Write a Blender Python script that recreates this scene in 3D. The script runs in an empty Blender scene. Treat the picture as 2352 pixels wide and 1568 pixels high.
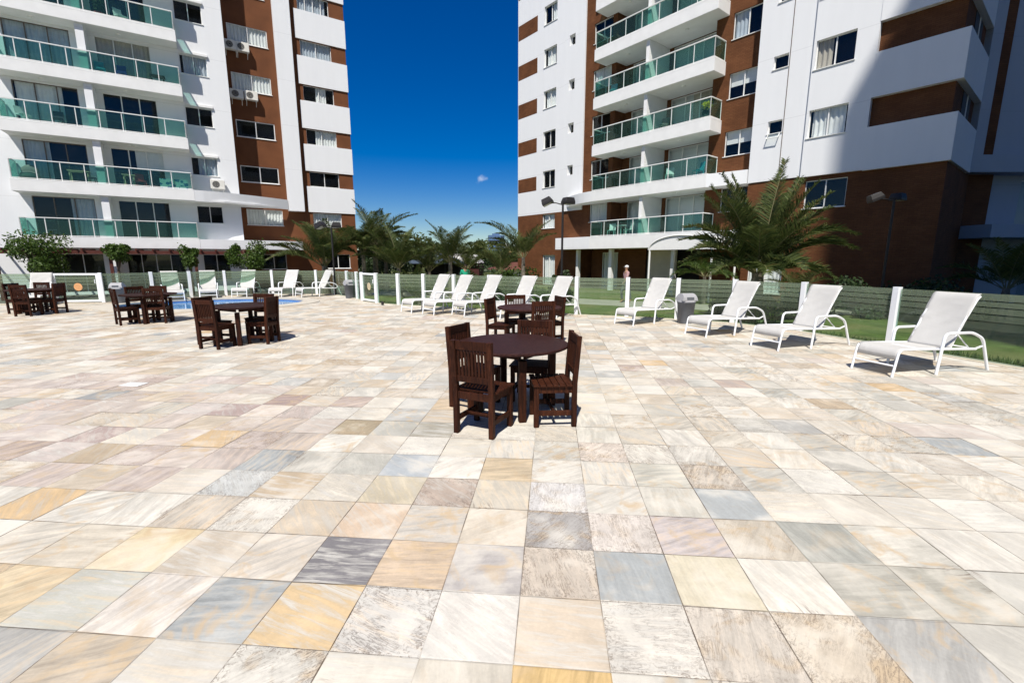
import bpy, bmesh, math, random
from mathutils import Vector, Matrix
R = math.radians
random.seed(7)
S = bpy.context.scene
COL = S.collection

# ---------------------------------------------------------------- camera, sky, sun, exposure
cam = bpy.data.cameras.new('camera'); co = bpy.data.objects.new('camera', cam); COL.objects.link(co)
co.location = (0, 0, 1.68); co.rotation_euler = (R(90 - 10.26), 0, 0)
cam.sensor_width = 36; cam.lens = 1050 / 2352 * 36; cam.clip_end = 6000; cam.clip_start = .05
S.camera = co
SUN_AZ, SUN_EL = R(80), R(57)          # direction the light travels towards (from +x), height of the sun
w = bpy.data.worlds.new('World'); S.world = w; w.use_nodes = True
wn, wl = w.node_tree.nodes, w.node_tree.links
bg = wn['Background']; bg.inputs[1].default_value = .053
sky = wn.new('ShaderNodeTexSky'); sky.sky_type = 'NISHITA'; sky.sun_disc = False
sky.sun_elevation = SUN_EL; sky.sun_rotation = R(90) - (SUN_AZ + math.pi)
sky.air_density = 1.0; sky.dust_density = .0; sky.ozone_density = 6.0; sky.altitude = 0
hs = wn.new('ShaderNodeHueSaturation'); hs.inputs['Saturation'].default_value = 1.5; hs.inputs['Value'].default_value = 1.26; hs.inputs['Hue'].default_value = .516
wl.new(sky.outputs[0], hs.inputs['Color'])
# one small fair-weather cloud low in the sky
wt_ = wn.new('ShaderNodeTexCoord'); wm = wn.new('ShaderNodeMapping'); wm.vector_type = 'POINT'
cd = Vector((-.0637, .9850, .1600)).normalized()
dd = wn.new('ShaderNodeVectorMath'); dd.operation = 'SUBTRACT'; dd.inputs[1].default_value = cd; wl.new(wt_.outputs['Generated'], dd.inputs[0])
sc_ = wn.new('ShaderNodeVectorMath'); sc_.operation = 'MULTIPLY'; sc_.inputs[1].default_value = (70, 70, 115); wl.new(dd.outputs[0], sc_.inputs[0])
ln_ = wn.new('ShaderNodeVectorMath'); ln_.operation = 'LENGTH'; wl.new(sc_.outputs[0], ln_.inputs[0])
nz = wn.new('ShaderNodeTexNoise'); nz.inputs['Scale'].default_value = 60; nz.inputs['Detail'].default_value = 5; wl.new(wt_.outputs['Generated'], nz.inputs['Vector'])
mm_ = wn.new('ShaderNodeMath'); mm_.operation = 'MULTIPLY_ADD'; mm_.inputs[1].default_value = 2.4; wl.new(nz.outputs[0], mm_.inputs[0]); wl.new(ln_.outputs['Value'], mm_.inputs[2])
cr_ = wn.new('ShaderNodeMapRange'); cr_.interpolation_type = 'SMOOTHSTEP'; cr_.inputs[1].default_value = 1.1; cr_.inputs[2].default_value = 2.3; cr_.inputs[3].default_value = .62; cr_.inputs[4].default_value = 0; wl.new(mm_.outputs[0], cr_.inputs[0])
cx_ = wn.new('ShaderNodeMix'); cx_.data_type = 'RGBA'; cx_.inputs[7].default_value = (11, 12, 14, 1); wl.new(cr_.outputs[0], cx_.inputs[0]); wl.new(hs.outputs[0], cx_.inputs[6]); wl.new(cx_.outputs[2], bg.inputs[0])
sun = bpy.data.lights.new('sun', 'SUN'); sun.energy = 5.0; sun.angle = R(.53); sun.color = (1, .95, .87)
so = bpy.data.objects.new('sun', sun); COL.objects.link(so)
ld = Vector((math.cos(SUN_AZ) * math.cos(SUN_EL), math.sin(SUN_AZ) * math.cos(SUN_EL), -math.sin(SUN_EL)))
so.rotation_euler = ld.to_track_quat('-Z', 'Y').to_euler(); so.location = (0, 0, 60)
S.view_settings.view_transform = 'Standard'; S.view_settings.look = 'None'
S.view_settings.exposure = .38; S.view_settings.gamma = 1
S.render.engine = 'CYCLES'; S.cycles.max_bounces = 8; S.cycles.transparent_max_bounces = 24

# ---------------------------------------------------------------- helpers
def tag(o, label=None, cat=None, group=None, kind=None):
    if label: o['label'] = label
    if cat: o['category'] = cat
    if group: o['group'] = group
    if kind: o['kind'] = kind
    return o

def thing(name, label, cat, loc=(0, 0, 0), rz=0, group=None):
    o = bpy.data.objects.new(name, None); COL.objects.link(o)
    o.location = loc; o.rotation_euler = (0, 0, rz); o.empty_display_size = .2
    return tag(o, label, cat, group)

def copy_tree(o, parent=None):
    c = o.copy(); COL.objects.link(c); c.parent = parent
    for ch in list(o.children): copy_tree(ch, c)
    return c

class MB:
    def __init__(s): s.v = []; s.f = []; s.sm = []
    def add(s, vs, fs, smooth=False):
        n = len(s.v); s.v += [tuple(v) for v in vs]
        for f in fs: s.f.append([n + i for i in f]); s.sm.append(smooth)
    def box(s, x0, x1, y0, y1, z0, z1, m=None):
        vs = [Vector(p) for p in ((x0,y0,z0),(x1,y0,z0),(x1,y1,z0),(x0,y1,z0),(x0,y0,z1),(x1,y0,z1),(x1,y1,z1),(x0,y1,z1))]
        if m is not None: vs = [m @ v for v in vs]
        s.add(vs, [(3,2,1,0),(4,5,6,7),(0,1,5,4),(1,2,6,5),(2,3,7,6),(3,0,4,7)])
        return s
    def quad(s, *p): s.add(p, [tuple(range(len(p)))]); return s
    def bar(s, a, b, w, h, up=(0, 0, 1)):
        a = Vector(a); b = Vector(b); d = (b - a).normalized(); u = Vector(up)
        if abs(d.dot(u)) > .98: u = Vector((0, 1, 0))
        r = d.cross(u).normalized(); u = r.cross(d)
        vs = []
        for p in (a, b):
            for i, j in ((-1,-1),(1,-1),(1,1),(-1,1)): vs.append(p + r*(i*w/2) + u*(j*h/2))
        s.add(vs, [(3,2,1,0),(4,5,6,7),(0,1,5,4),(1,2,6,5),(2,3,7,6),(3,0,4,7)]); return s
    def tube(s, pts, r, n=8, cap=True):
        pts = [Vector(p) for p in pts]; rs = r if isinstance(r, (list, tuple)) else [r]*len(pts)
        vs = []; up = None
        for i, p in enumerate(pts):
            d = (pts[min(i+1, len(pts)-1)] - pts[max(i-1, 0)]).normalized()
            if up is None:
                up = Vector((0, 0, 1)) if abs(d.z) < .9 else Vector((0, 1, 0))
            a = d.cross(up).normalized(); up = a.cross(d).normalized()
            for k in range(n):
                t = 2*math.pi*k/n; vs.append(p + a*(math.cos(t)*rs[i]) + up*(math.sin(t)*rs[i]))
        fs = [(i*n+k, i*n+(k+1) % n, (i+1)*n+(k+1) % n, (i+1)*n+k) for i in range(len(pts)-1) for k in range(n)]
        s.add(vs, fs, True)
        if cap:
            s.add(vs[:n], [tuple(range(n))[::-1]]); s.add(vs[-n:], [tuple(range(n))])
        return s
    def cyl(s, x, y, z0, z1, r0, r1=None, n=24):
        r1 = r0 if r1 is None else r1
        return s.tube([(x, y, z0), (x, y, z1)], [r0, r1], n)
    def prism(s, poly, z0, z1):
        n = len(poly); vs = [(p[0], p[1], z0) for p in poly] + [(p[0], p[1], z1) for p in poly]
        s.add(vs, [tuple(range(n))[::-1], tuple(range(n, 2*n))] + [(i, (i+1) % n, n+(i+1) % n, n+i) for i in range(n)])
        return s
    def ico(s, c, r, sub=2, sc=(1, 1, 1)):
        b = bmesh.new(); bmesh.ops.create_icosphere(b, subdivisions=sub, radius=r)
        vs = [Vector(c) + Vector((v.co.x*sc[0], v.co.y*sc[1], v.co.z*sc[2])) for v in b.verts]
        s.add(vs, [[v.index for v in f.verts] for f in b.faces], True); b.free(); return s
    def build(s, name, mat, parent=None, bevel=0):
        me = bpy.data.meshes.new(name); me.from_pydata(s.v, [], s.f)
        if any(s.sm): me.polygons.foreach_set('use_smooth', s.sm)
        me.materials.append(mat); me.update()
        o = bpy.data.objects.new(name, me); COL.objects.link(o); o.parent = parent
        if bevel:
            m = o.modifiers.new('bevel', 'BEVEL'); m.width = bevel; m.segments = 2; m.limit_method = 'ANGLE'
        return o

# ---------------------------------------------------------------- materials
def newmat(name):
    m = bpy.data.materials.new(name); m.use_nodes = True
    nt = m.node_tree; return m, nt.nodes, nt.links, nt.nodes['Principled BSDF']
def noisy(name, col, rough=.7, var=.15, scale=3, bump=0, bscale=60, metal=0, spec=.3, detail=5, tint=None, tscale=1):
    m, n, l, p = newmat(name)
    tc = n.new('ShaderNodeTexCoord'); no = n.new('ShaderNodeTexNoise'); no.inputs['Scale'].default_value = scale; no.inputs['Detail'].default_value = detail
    l.new(tc.outputs['Object'], no.inputs['Vector'])
    mr = n.new('ShaderNodeMapRange'); mr.inputs[1].default_value = .3; mr.inputs[2].default_value = .7
    mr.inputs[3].default_value = 1-var; mr.inputs[4].default_value = 1+var*.5; l.new(no.outputs[0], mr.inputs[0])
    mx = n.new('ShaderNodeVectorMath'); mx.operation = 'SCALE'; mx.inputs[0].default_value = col[:3]; l.new(mr.outputs[0], mx.inputs['Scale'])
    out = mx.outputs[0]
    if tint:
        n2 = n.new('ShaderNodeTexNoise'); n2.inputs['Scale'].default_value = tscale; l.new(tc.outputs['Object'], n2.inputs['Vector'])
        r2 = n.new('ShaderNodeMapRange'); r2.inputs[1].default_value = .45; r2.inputs[2].default_value = .65; l.new(n2.outputs[0], r2.inputs[0])
        mm = n.new('ShaderNodeMix'); mm.data_type = 'RGBA'; l.new(r2.outputs[0], mm.inputs[0]); l.new(out, mm.inputs[6]); mm.inputs[7].default_value = (*tint, 1)
        out = mm.outputs[2]
    l.new(out, p.inputs['Base Color'])
    p.inputs['Roughness'].default_value = rough; p.inputs['Metallic'].default_value = metal; p.inputs['Specular IOR Level'].default_value = spec
    if bump:
        nb = n.new('ShaderNodeTexNoise'); nb.inputs['Scale'].default_value = bscale; nb.inputs['Detail'].default_value = 6
        l.new(tc.outputs['Object'], nb.inputs['Vector']); b = n.new('ShaderNodeBump'); b.inputs['Strength'].default_value = bump; b.inputs['Distance'].default_value = .02
        l.new(nb.outputs[0], b.inputs['Height']); l.new(b.outputs[0], p.inputs['Normal'])
    return m

def stucco(name, col, joint=2.86, off=0):
    # painted render with thin horizontal joints and faint vertical weathering
    m, n, l, p = newmat(name)
    tc = n.new('ShaderNodeTexCoord'); sp = n.new('ShaderNodeSeparateXYZ'); l.new(tc.outputs['Object'], sp.inputs[0])
    a = n.new('ShaderNodeMath'); a.operation = 'ADD'; a.inputs[1].default_value = off; l.new(sp.outputs[2], a.inputs[0])
    d = n.new('ShaderNodeMath'); d.operation = 'PINGPONG'; d.inputs[1].default_value = joint/2; l.new(a.outputs[0], d.inputs[0])
    c = n.new('ShaderNodeMapRange'); c.inputs[1].default_value = .012; c.inputs[2].default_value = .022; c.inputs[3].default_value = .90; c.inputs[4].default_value = 1; l.new(d.outputs[0], c.inputs[0])
    mp = n.new('ShaderNodeMapping'); mp.inputs['Scale'].default_value = (2.2, 2.2, .25); l.new(tc.outputs['Object'], mp.inputs[0])
    no = n.new('ShaderNodeTexNoise'); no.inputs['Scale'].default_value = 1.2; no.inputs['Detail'].default_value = 8; l.new(mp.outputs[0], no.inputs['Vector'])
    r = n.new('ShaderNodeMapRange'); r.inputs[1].default_value = .3; r.inputs[2].default_value = .75; r.inputs[3].default_value = .975; r.inputs[4].default_value = 1.01; l.new(no.outputs[0], r.inputs[0])
    mu = n.new('ShaderNodeMath'); mu.operation = 'MULTIPLY'; l.new(c.outputs[0], mu.inputs[0]); l.new(r.outputs[0], mu.inputs[1])
    v = n.new('ShaderNodeVectorMath'); v.operation = 'SCALE'; v.inputs[0].default_value = col; l.new(mu.outputs[0], v.inputs['Scale'])
    l.new(v.outputs[0], p.inputs['Base Color']); p.inputs['Roughness'].default_value = .75; p.inputs['Specular IOR Level'].default_value = .2
    nb = n.new('ShaderNodeTexNoise'); nb.inputs['Scale'].default_value = 45; nb.inputs['Detail'].default_value = 4; l.new(tc.outputs['Object'], nb.inputs['Vector'])
    b = n.new('ShaderNodeBump'); b.inputs['Strength'].default_value = .12; b.inputs['Distance'].default_value = .01; l.new(nb.outputs[0], b.inputs['Height']); l.new(b.outputs[0], p.inputs['Normal'])
    return m

def brickmat(name, c1, c2, mortar):
    m, n, l, p = newmat(name)
    tc = n.new('ShaderNodeTexCoord'); sp = n.new('ShaderNodeSeparateXYZ'); cb = n.new('ShaderNodeCombineXYZ')
    l.new(tc.outputs['Object'], sp.inputs[0])
    ad = n.new('ShaderNodeMath'); ad.operation = 'ADD'; l.new(sp.outputs[0], ad.inputs[0]); l.new(sp.outputs[1], ad.inputs[1])
    l.new(ad.outputs[0], cb.inputs[0]); l.new(sp.outputs[2], cb.inputs[1])
    br = n.new('ShaderNodeTexBrick'); br.inputs['Scale'].default_value = 1; br.inputs['Brick Width'].default_value = .24; br.inputs['Row Height'].default_value = .07
    br.inputs['Mortar Size'].default_value = .006; br.inputs['Color1'].default_value = (*c1, 1); br.inputs['Color2'].default_value = (*c2, 1); br.inputs['Mortar'].default_value = (*mortar, 1)
    l.new(cb.outputs[0], br.inputs['Vector'])
    no = n.new('ShaderNodeTexNoise'); no.inputs['Scale'].default_value = 1.1; no.inputs['Detail'].default_value = 7; l.new(tc.outputs['Object'], no.inputs['Vector'])
    r = n.new('ShaderNodeMapRange'); r.inputs[1].default_value = .3; r.inputs[2].default_value = .7; r.inputs[3].default_value = .78; r.inputs[4].default_value = 1.15; l.new(no.outputs[0], r.inputs[0])
    v = n.new('ShaderNodeVectorMath'); v.operation = 'SCALE'; l.new(br.outputs[0], v.inputs[0]); l.new(r.outputs[0], v.inputs['Scale'])
    l.new(v.outputs[0], p.inputs['Base Color']); p.inputs['Roughness'].default_value = .8; p.inputs['Specular IOR Level'].default_value = .15
    b = n.new('ShaderNodeBump'); b.inputs['Strength'].default_value = .4; b.inputs['Distance'].default_value = .006; b.invert = True; l.new(br.outputs['Fac'], b.inputs['Height']); l.new(b.outputs[0], p.inputs['Normal'])
    return m

def glassmat(name, tint, diff, dfac, gl=.08, rough=.02):
    m, n, l, p = newmat(name); n.remove(p); out = n['Material Output']
    t = n.new('ShaderNodeBsdfTransparent'); t.inputs[0].default_value = (*tint, 1)
    d = n.new('ShaderNodeBsdfDiffuse'); d.inputs[0].default_value = (*diff, 1)
    g = n.new('ShaderNodeBsdfGlossy'); g.inputs['Roughness'].default_value = rough
    m1 = n.new('ShaderNodeMixShader'); m1.inputs[0].default_value = dfac; l.new(t.outputs[0], m1.inputs[1]); l.new(d.outputs[0], m1.inputs[2])
    fr = n.new('ShaderNodeLayerWeight'); fr.inputs[0].default_value = .5; pw = n.new('ShaderNodeMath'); pw.operation = 'POWER'; pw.inputs[1].default_value = 5; l.new(fr.outputs['Facing'], pw.inputs[0])
    ad = n.new('ShaderNodeMath'); ad.operation = 'MULTIPLY_ADD'; ad.inputs[1].default_value = .8; ad.inputs[2].default_value = gl; l.new(pw.outputs[0], ad.inputs[0])
    m2 = n.new('ShaderNodeMixShader'); l.new(ad.outputs[0], m2.inputs[0]); l.new(m1.outputs[0], m2.inputs[1]); l.new(g.outputs[0], m2.inputs[2])
    l.new(m2.outputs[0], out.inputs[0]); return m

def leafmat(name, c1, c2, trans=.25, tip=None):
    m, n, l, p = newmat(name); out = n['Material Output']
    geo = n.new('ShaderNodeNewGeometry'); cr = n.new('ShaderNodeValToRGB'); l.new(geo.outputs['Random Per Island'], cr.inputs[0])
    cr.color_ramp.elements[0].color = (*c1, 1); cr.color_ramp.elements[1].color = (*c2, 1)
    if tip:
        e = cr.color_ramp.elements.new(.93); e.color = (*c2, 1); cr.color_ramp.elements[-1].color = (*tip, 1)
    l.new(cr.outputs[0], p.inputs['Base Color']); p.inputs['Roughness'].default_value = .55; p.inputs['Specular IOR Level'].default_value = .35
    tr = n.new('ShaderNodeBsdfTranslucent'); l.new(cr.outputs[0], tr.inputs[0]); mx = n.new('ShaderNodeMixShader'); mx.inputs[0].default_value = trans
    l.new(p.outputs[0], mx.inputs[1]); l.new(tr.outputs[0], mx.inputs[2]); l.new(mx.outputs[0], out.inputs[0]); return m

M = {}
M['white'] = stucco('white_paint', (.76, .77, .78), 2.86, -2.05)
M['whiteR'] = stucco('white_paint_tall_tower', (.76, .77, .78), 2.78, -2.4)
M['shadepaint'] = stucco('white_paint_shade_darkened', (.40, .44, .50), 2.86, -2.05)  # white paint darkened and blued, deep shade put into the colour
M['soffit'] = noisy('slab_paint', (.78, .78, .77), .8, .05, 2)
M['brown'] = noisy('brown_render', (.150, .054, .020), .85, .18, 1.2, .15, 80)
M['brick'] = brickmat('brown_brick', (.150, .060, .025), (.124, .048, .020), (.085, .037, .018))
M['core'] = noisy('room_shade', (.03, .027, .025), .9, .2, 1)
M['alu'] = noisy('white_aluminium', (.78, .78, .76), .35, .04, 8)
M['aluB'] = noisy('bronze_frame', (.16, .13, .11), .4, .1, 8)
M['pane'] = glassmat('window_pane', (.95, .97, .97), (.02, .02, .022), .02, .025)
M['teal'] = glassmat('balcony_glass', (.58, .79, .74), (.20, .42, .38), .035, .025)
M['curtain'] = noisy('curtain_cloth', (.84, .83, .81), .9, .06, 4)
M['curtainB'] = noisy('beige_curtain_cloth', (.52, .46, .39), .9, .08, 4)
M['curtainG'] = noisy('grey_curtain_cloth', (.50, .54, .60), .9, .08, 4)
M['ac'] = noisy('air_conditioner_casing', (.72, .70, .64), .5, .08, 6)
M['dark'] = noisy('dark_metal', (.022, .020, .020), .45, .1, 10)
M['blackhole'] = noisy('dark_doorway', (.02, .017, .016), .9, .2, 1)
M['metal'] = noisy('white_powder_coat', (.82, .84, .86), .28, .03, 12, spec=.5)
M['lamp_glass'] = noisy('lamp_lens', (.55, .55, .52), .15, .1, 5, spec=.6)
M['pergola'] = noisy('red_brown_timber', (.10, .028, .020), .7, .25, 5)
M['binbody'] = noisy('grey_plastic', (.13, .14, .155), .5, .12, 6)
M['binlid'] = noisy('pale_grey_plastic', (.34, .34, .35), .55, .12, 8)
M['grass'] = noisy('lawn', (.105, .135, .032), .9, .35, 2.5, .8, 90, tint=(.16, .15, .055), tscale=.7)
M['path'] = noisy('concrete_path', (.36, .31, .26), .85, .15, 1.5, .2, 40)
M['earth'] = noisy('far_ground', (.10, .11, .06), .95, .3, .2)
M['kerb'] = noisy('cream_stone', (.52, .46, .36), .75, .15, 6, .25, 50)
M['coping'] = noisy('pool_coping_stone', (.50, .46, .39), .7, .1, 5, .15, 60)
M['leaf'] = leafmat('palm_leaf', (.034, .060, .013), (.13, .16, .045), .3, (.19, .11, .035))
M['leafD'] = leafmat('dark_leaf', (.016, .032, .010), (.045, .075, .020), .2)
M['leafB'] = leafmat('bright_leaf', (.028, .060, .008), (.085, .14, .020), .25)
M['rachis'] = noisy('palm_stem', (.16, .15, .07), .6, .2, 5)
M['trunk'] = noisy('palm_trunk', (.20, .17, .13), .9, .45, 9, .8, 25)
M['bark'] = noisy('bark', (.14, .10, .07), .9, .3, 10, .6, 30)

def wood(name, col, rough):
    m, n, l, p = newmat(name)
    tc = n.new('ShaderNodeTexCoord'); mp = n.new('ShaderNodeMapping'); mp.inputs['Scale'].default_value = (18, 18, 2.2); l.new(tc.outputs['Object'], mp.inputs[0])
    no = n.new('ShaderNodeTexNoise'); no.inputs['Scale'].default_value = 2.5; no.inputs['Detail'].default_value = 8; no.inputs['Distortion'].default_value = .8; l.new(mp.outputs[0], no.inputs['Vector'])
    cr = n.new('ShaderNodeValToRGB'); cr.color_ramp.elements[0].position = .35; cr.color_ramp.elements[1].position = .68
    cr.color_ramp.elements[0].color = (col[0]*.45, col[1]*.4, col[2]*.4, 1); cr.color_ramp.elements[1].color = (col[0]*1.25, col[1]*1.2, col[2]*1.15, 1)
    oi = n.new('ShaderNodeObjectInfo'); orr = n.new('ShaderNodeMapRange'); orr.inputs[3].default_value = .72; orr.inputs[4].default_value = 1.35; l.new(oi.outputs['Random'], orr.inputs[0])
    vs_ = n.new('ShaderNodeVectorMath'); vs_.operation = 'SCALE'; l.new(cr.outputs[0], vs_.inputs[0]); l.new(orr.outputs[0], vs_.inputs['Scale'])
    n3 = n.new('ShaderNodeTexNoise'); n3.inputs['Scale'].default_value = 7; n3.inputs['Detail'].default_value = 9; n3.inputs['Roughness'].default_value = .7; l.new(tc.outputs['Object'], n3.inputs['Vector'])
    r3 = n.new('ShaderNodeMapRange'); r3.inputs[1].default_value = .56; r3.inputs[2].default_value = .72; r3.inputs[4].default_value = .5; l.new(n3.outputs[0], r3.inputs[0])
    m3 = n.new('ShaderNodeMix'); m3.data_type = 'RGBA'; l.new(r3.outputs[0], m3.inputs[0]); l.new(vs_.outputs[0], m3.inputs[6]); m3.inputs[7].default_value = (col[0]*2.2, col[1]*2.4, col[2]*2.6, 1)
    l.new(no.outputs[0], cr.inputs[0]); l.new(m3.outputs[2], p.inputs['Base Color'])
    p.inputs['Roughness'].default_value = rough; p.inputs['Specular IOR Level'].default_value = .16
    b = n.new('ShaderNodeBump'); b.inputs['Strength'].default_value = .25; b.inputs['Distance'].default_value = .003; l.new(no.outputs[0], b.inputs['Height']); l.new(b.outputs[0], p.inputs['Normal'])
    return m
M['wood'] = wood('dark_red_wood', (.040, .012, .005), .6)
M['woodtop'] = wood('worn_table_top', (.034, .013, .011), .6)

def mesh_fabric():
    m, n, l, p = newmat('white_sling_mesh'); out = n['Material Output']
    tc = n.new('ShaderNodeTexCoord')
    no = n.new('ShaderNodeTexNoise'); no.inputs['Scale'].default_value = 5; no.inputs['Detail'].default_value = 3; no.inputs['Distortion'].default_value = 1; l.new(tc.outputs['Object'], no.inputs['Vector'])
    r = n.new('ShaderNodeMapRange'); r.inputs[3].default_value = .64; r.inputs[4].default_value = .74; l.new(no.outputs[0], r.inputs[0])
    v = n.new('ShaderNodeVectorMath'); v.operation = 'SCALE'; v.inputs[0].default_value = (1, .985, .95); l.new(r.outputs[0], v.inputs['Scale']); l.new(v.outputs[0], p.inputs['Base Color'])
    p.inputs['Roughness'].default_value = .8; p.inputs['Specular IOR Level'].default_value = .1
    wv = n.new('ShaderNodeTexWave'); wv.inputs['Scale'].default_value = 45; l.new(tc.outputs['Object'], wv.inputs['Vector'])
    ad = n.new('ShaderNodeMath'); ad.operation = 'MULTIPLY_ADD'; ad.inputs[1].default_value = .15; l.new(wv.outputs['Fac'], ad.inputs[0]); l.new(no.outputs[0], ad.inputs[2])
    b = n.new('ShaderNodeBump'); b.inputs['Strength'].default_value = .35; b.inputs['Distance'].default_value = .02; l.new(ad.outputs[0], b.inputs['Height']); l.new(b.outputs[0], p.inputs['Normal'])
    tr = n.new('ShaderNodeBsdfTranslucent'); tr.inputs[0].default_value = (.6, .59, .54, 1)
    mx = n.new('ShaderNodeMixShader'); mx.inputs[0].default_value = .3; l.new(p.outputs[0], mx.inputs[1]); l.new(tr.outputs[0], mx.inputs[2]); l.new(mx.outputs[0], out.inputs[0])
    return m
M['sling'] = mesh_fabric()

def stripe_glass():
    # pool fence pane: clear greenish glass with frosted horizontal bands in its upper part
    m, n, l, p = newmat('striped_fence_glass'); n.remove(p); out = n['Material Output']
    tc = n.new('ShaderNodeTexCoord'); sp = n.new('ShaderNodeSeparateXYZ'); l.new(tc.outputs['Object'], sp.inputs[0])
    cr = n.new('ShaderNodeValToRGB'); cr.color_ramp.interpolation = 'CONSTANT'
    sc = n.new('ShaderNodeMapRange'); sc.inputs[1].default_value = 0; sc.inputs[2].default_value = 1.12; l.new(sp.outputs[2], sc.inputs[0]); l.new(sc.outputs[0], cr.inputs[0])
    e = cr.color_ramp.elements; e[0].position = 0; e[0].color = (.03,)*3 + (1,)
    e[1].position = .30; e[1].color = (.05,)*3 + (1,)
    z = .40; f = .35
    stops = [(.47, .14), (.58, 0), (.597, .24), (.69, 0), (.707, .32), (.79, 0), (.807, .38), (.88, 0), (.897, .42)]
    for pos, val in stops:
        k = e.new(pos); k.color = (max(val, .02),)*3 + (1,)
    t = n.new('ShaderNodeBsdfTransparent'); t.inputs[0].default_value = (.80, .92, .86, 1)
    d = n.new('ShaderNodeBsdfDiffuse'); d.inputs[0].default_value = (.37, .42, .30, 1)
    tr = n.new('ShaderNodeBsdfTranslucent'); tr.inputs[0].default_value = (.32, .38, .26, 1)
    m0 = n.new('ShaderNodeMixShader'); m0.inputs[0].default_value = .35; l.new(d.outputs[0], m0.inputs[1]); l.new(tr.outputs[0], m0.inputs[2])
    m1 = n.new('ShaderNodeMixShader'); l.new(cr.outputs[0], m1.inputs[0]); l.new(t.outputs[0], m1.inputs[1]); l.new(m0.outputs[0], m1.inputs[2])
    g = n.new('ShaderNodeBsdfGlossy'); g.inputs['Roughness'].default_value = .01
    fr = n.new('ShaderNodeLayerWeight'); fr.inputs[0].default_value = .5; pw = n.new('ShaderNodeMath'); pw.operation = 'POWER'; pw.inputs[1].default_value = 5; l.new(fr.outputs['Facing'], pw.inputs[0])
    ad = n.new('ShaderNodeMath'); ad.operation = 'MULTIPLY_ADD'; ad.inputs[1].default_value = .8; ad.inputs[2].default_value = .02; l.new(pw.outputs[0], ad.inputs[0])
    m2 = n.new('ShaderNodeMixShader'); l.new(ad.outputs[0], m2.inputs[0]); l.new(m1.outputs[0], m2.inputs[1]); l.new(g.outputs[0], m2.inputs[2])
    l.new(m2.outputs[0], out.inputs[0]); return m
M['fence_glass'] = stripe_glass()

def water():
    m, n, l, p = newmat('pool_water')
    tc = n.new('ShaderNodeTexCoord'); vo = n.new('ShaderNodeTexVoronoi'); vo.feature = 'SMOOTH_F1'; vo.inputs['Scale'].default_value = 1.6; l.new(tc.outputs['Object'], vo.inputs['Vector'])
    cr = n.new('ShaderNodeValToRGB'); cr.color_ramp.elements[0].color = (.06, .22, .50, 1); cr.color_ramp.elements[1].color = (.14, .36, .66, 1); l.new(vo.outputs[0], cr.inputs[0])
    l.new(cr.outputs[0], p.inputs['Base Color']); p.inputs['Roughness'].default_value = .06; p.inputs['IOR'].default_value = 1.33
    no = n.new('ShaderNodeTexNoise'); no.inputs['Scale'].default_value = 5; no.inputs['Detail'].default_value = 3; l.new(tc.outputs['Object'], no.inputs['Vector'])
    b = n.new('ShaderNodeBump'); b.inputs['Strength'].default_value = .15; b.inputs['Distance'].default_value = .05; l.new(no.outputs[0], b.inputs['Height']); l.new(b.outputs[0], p.inputs['Normal'])
    return m
M['water'] = water()

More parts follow.
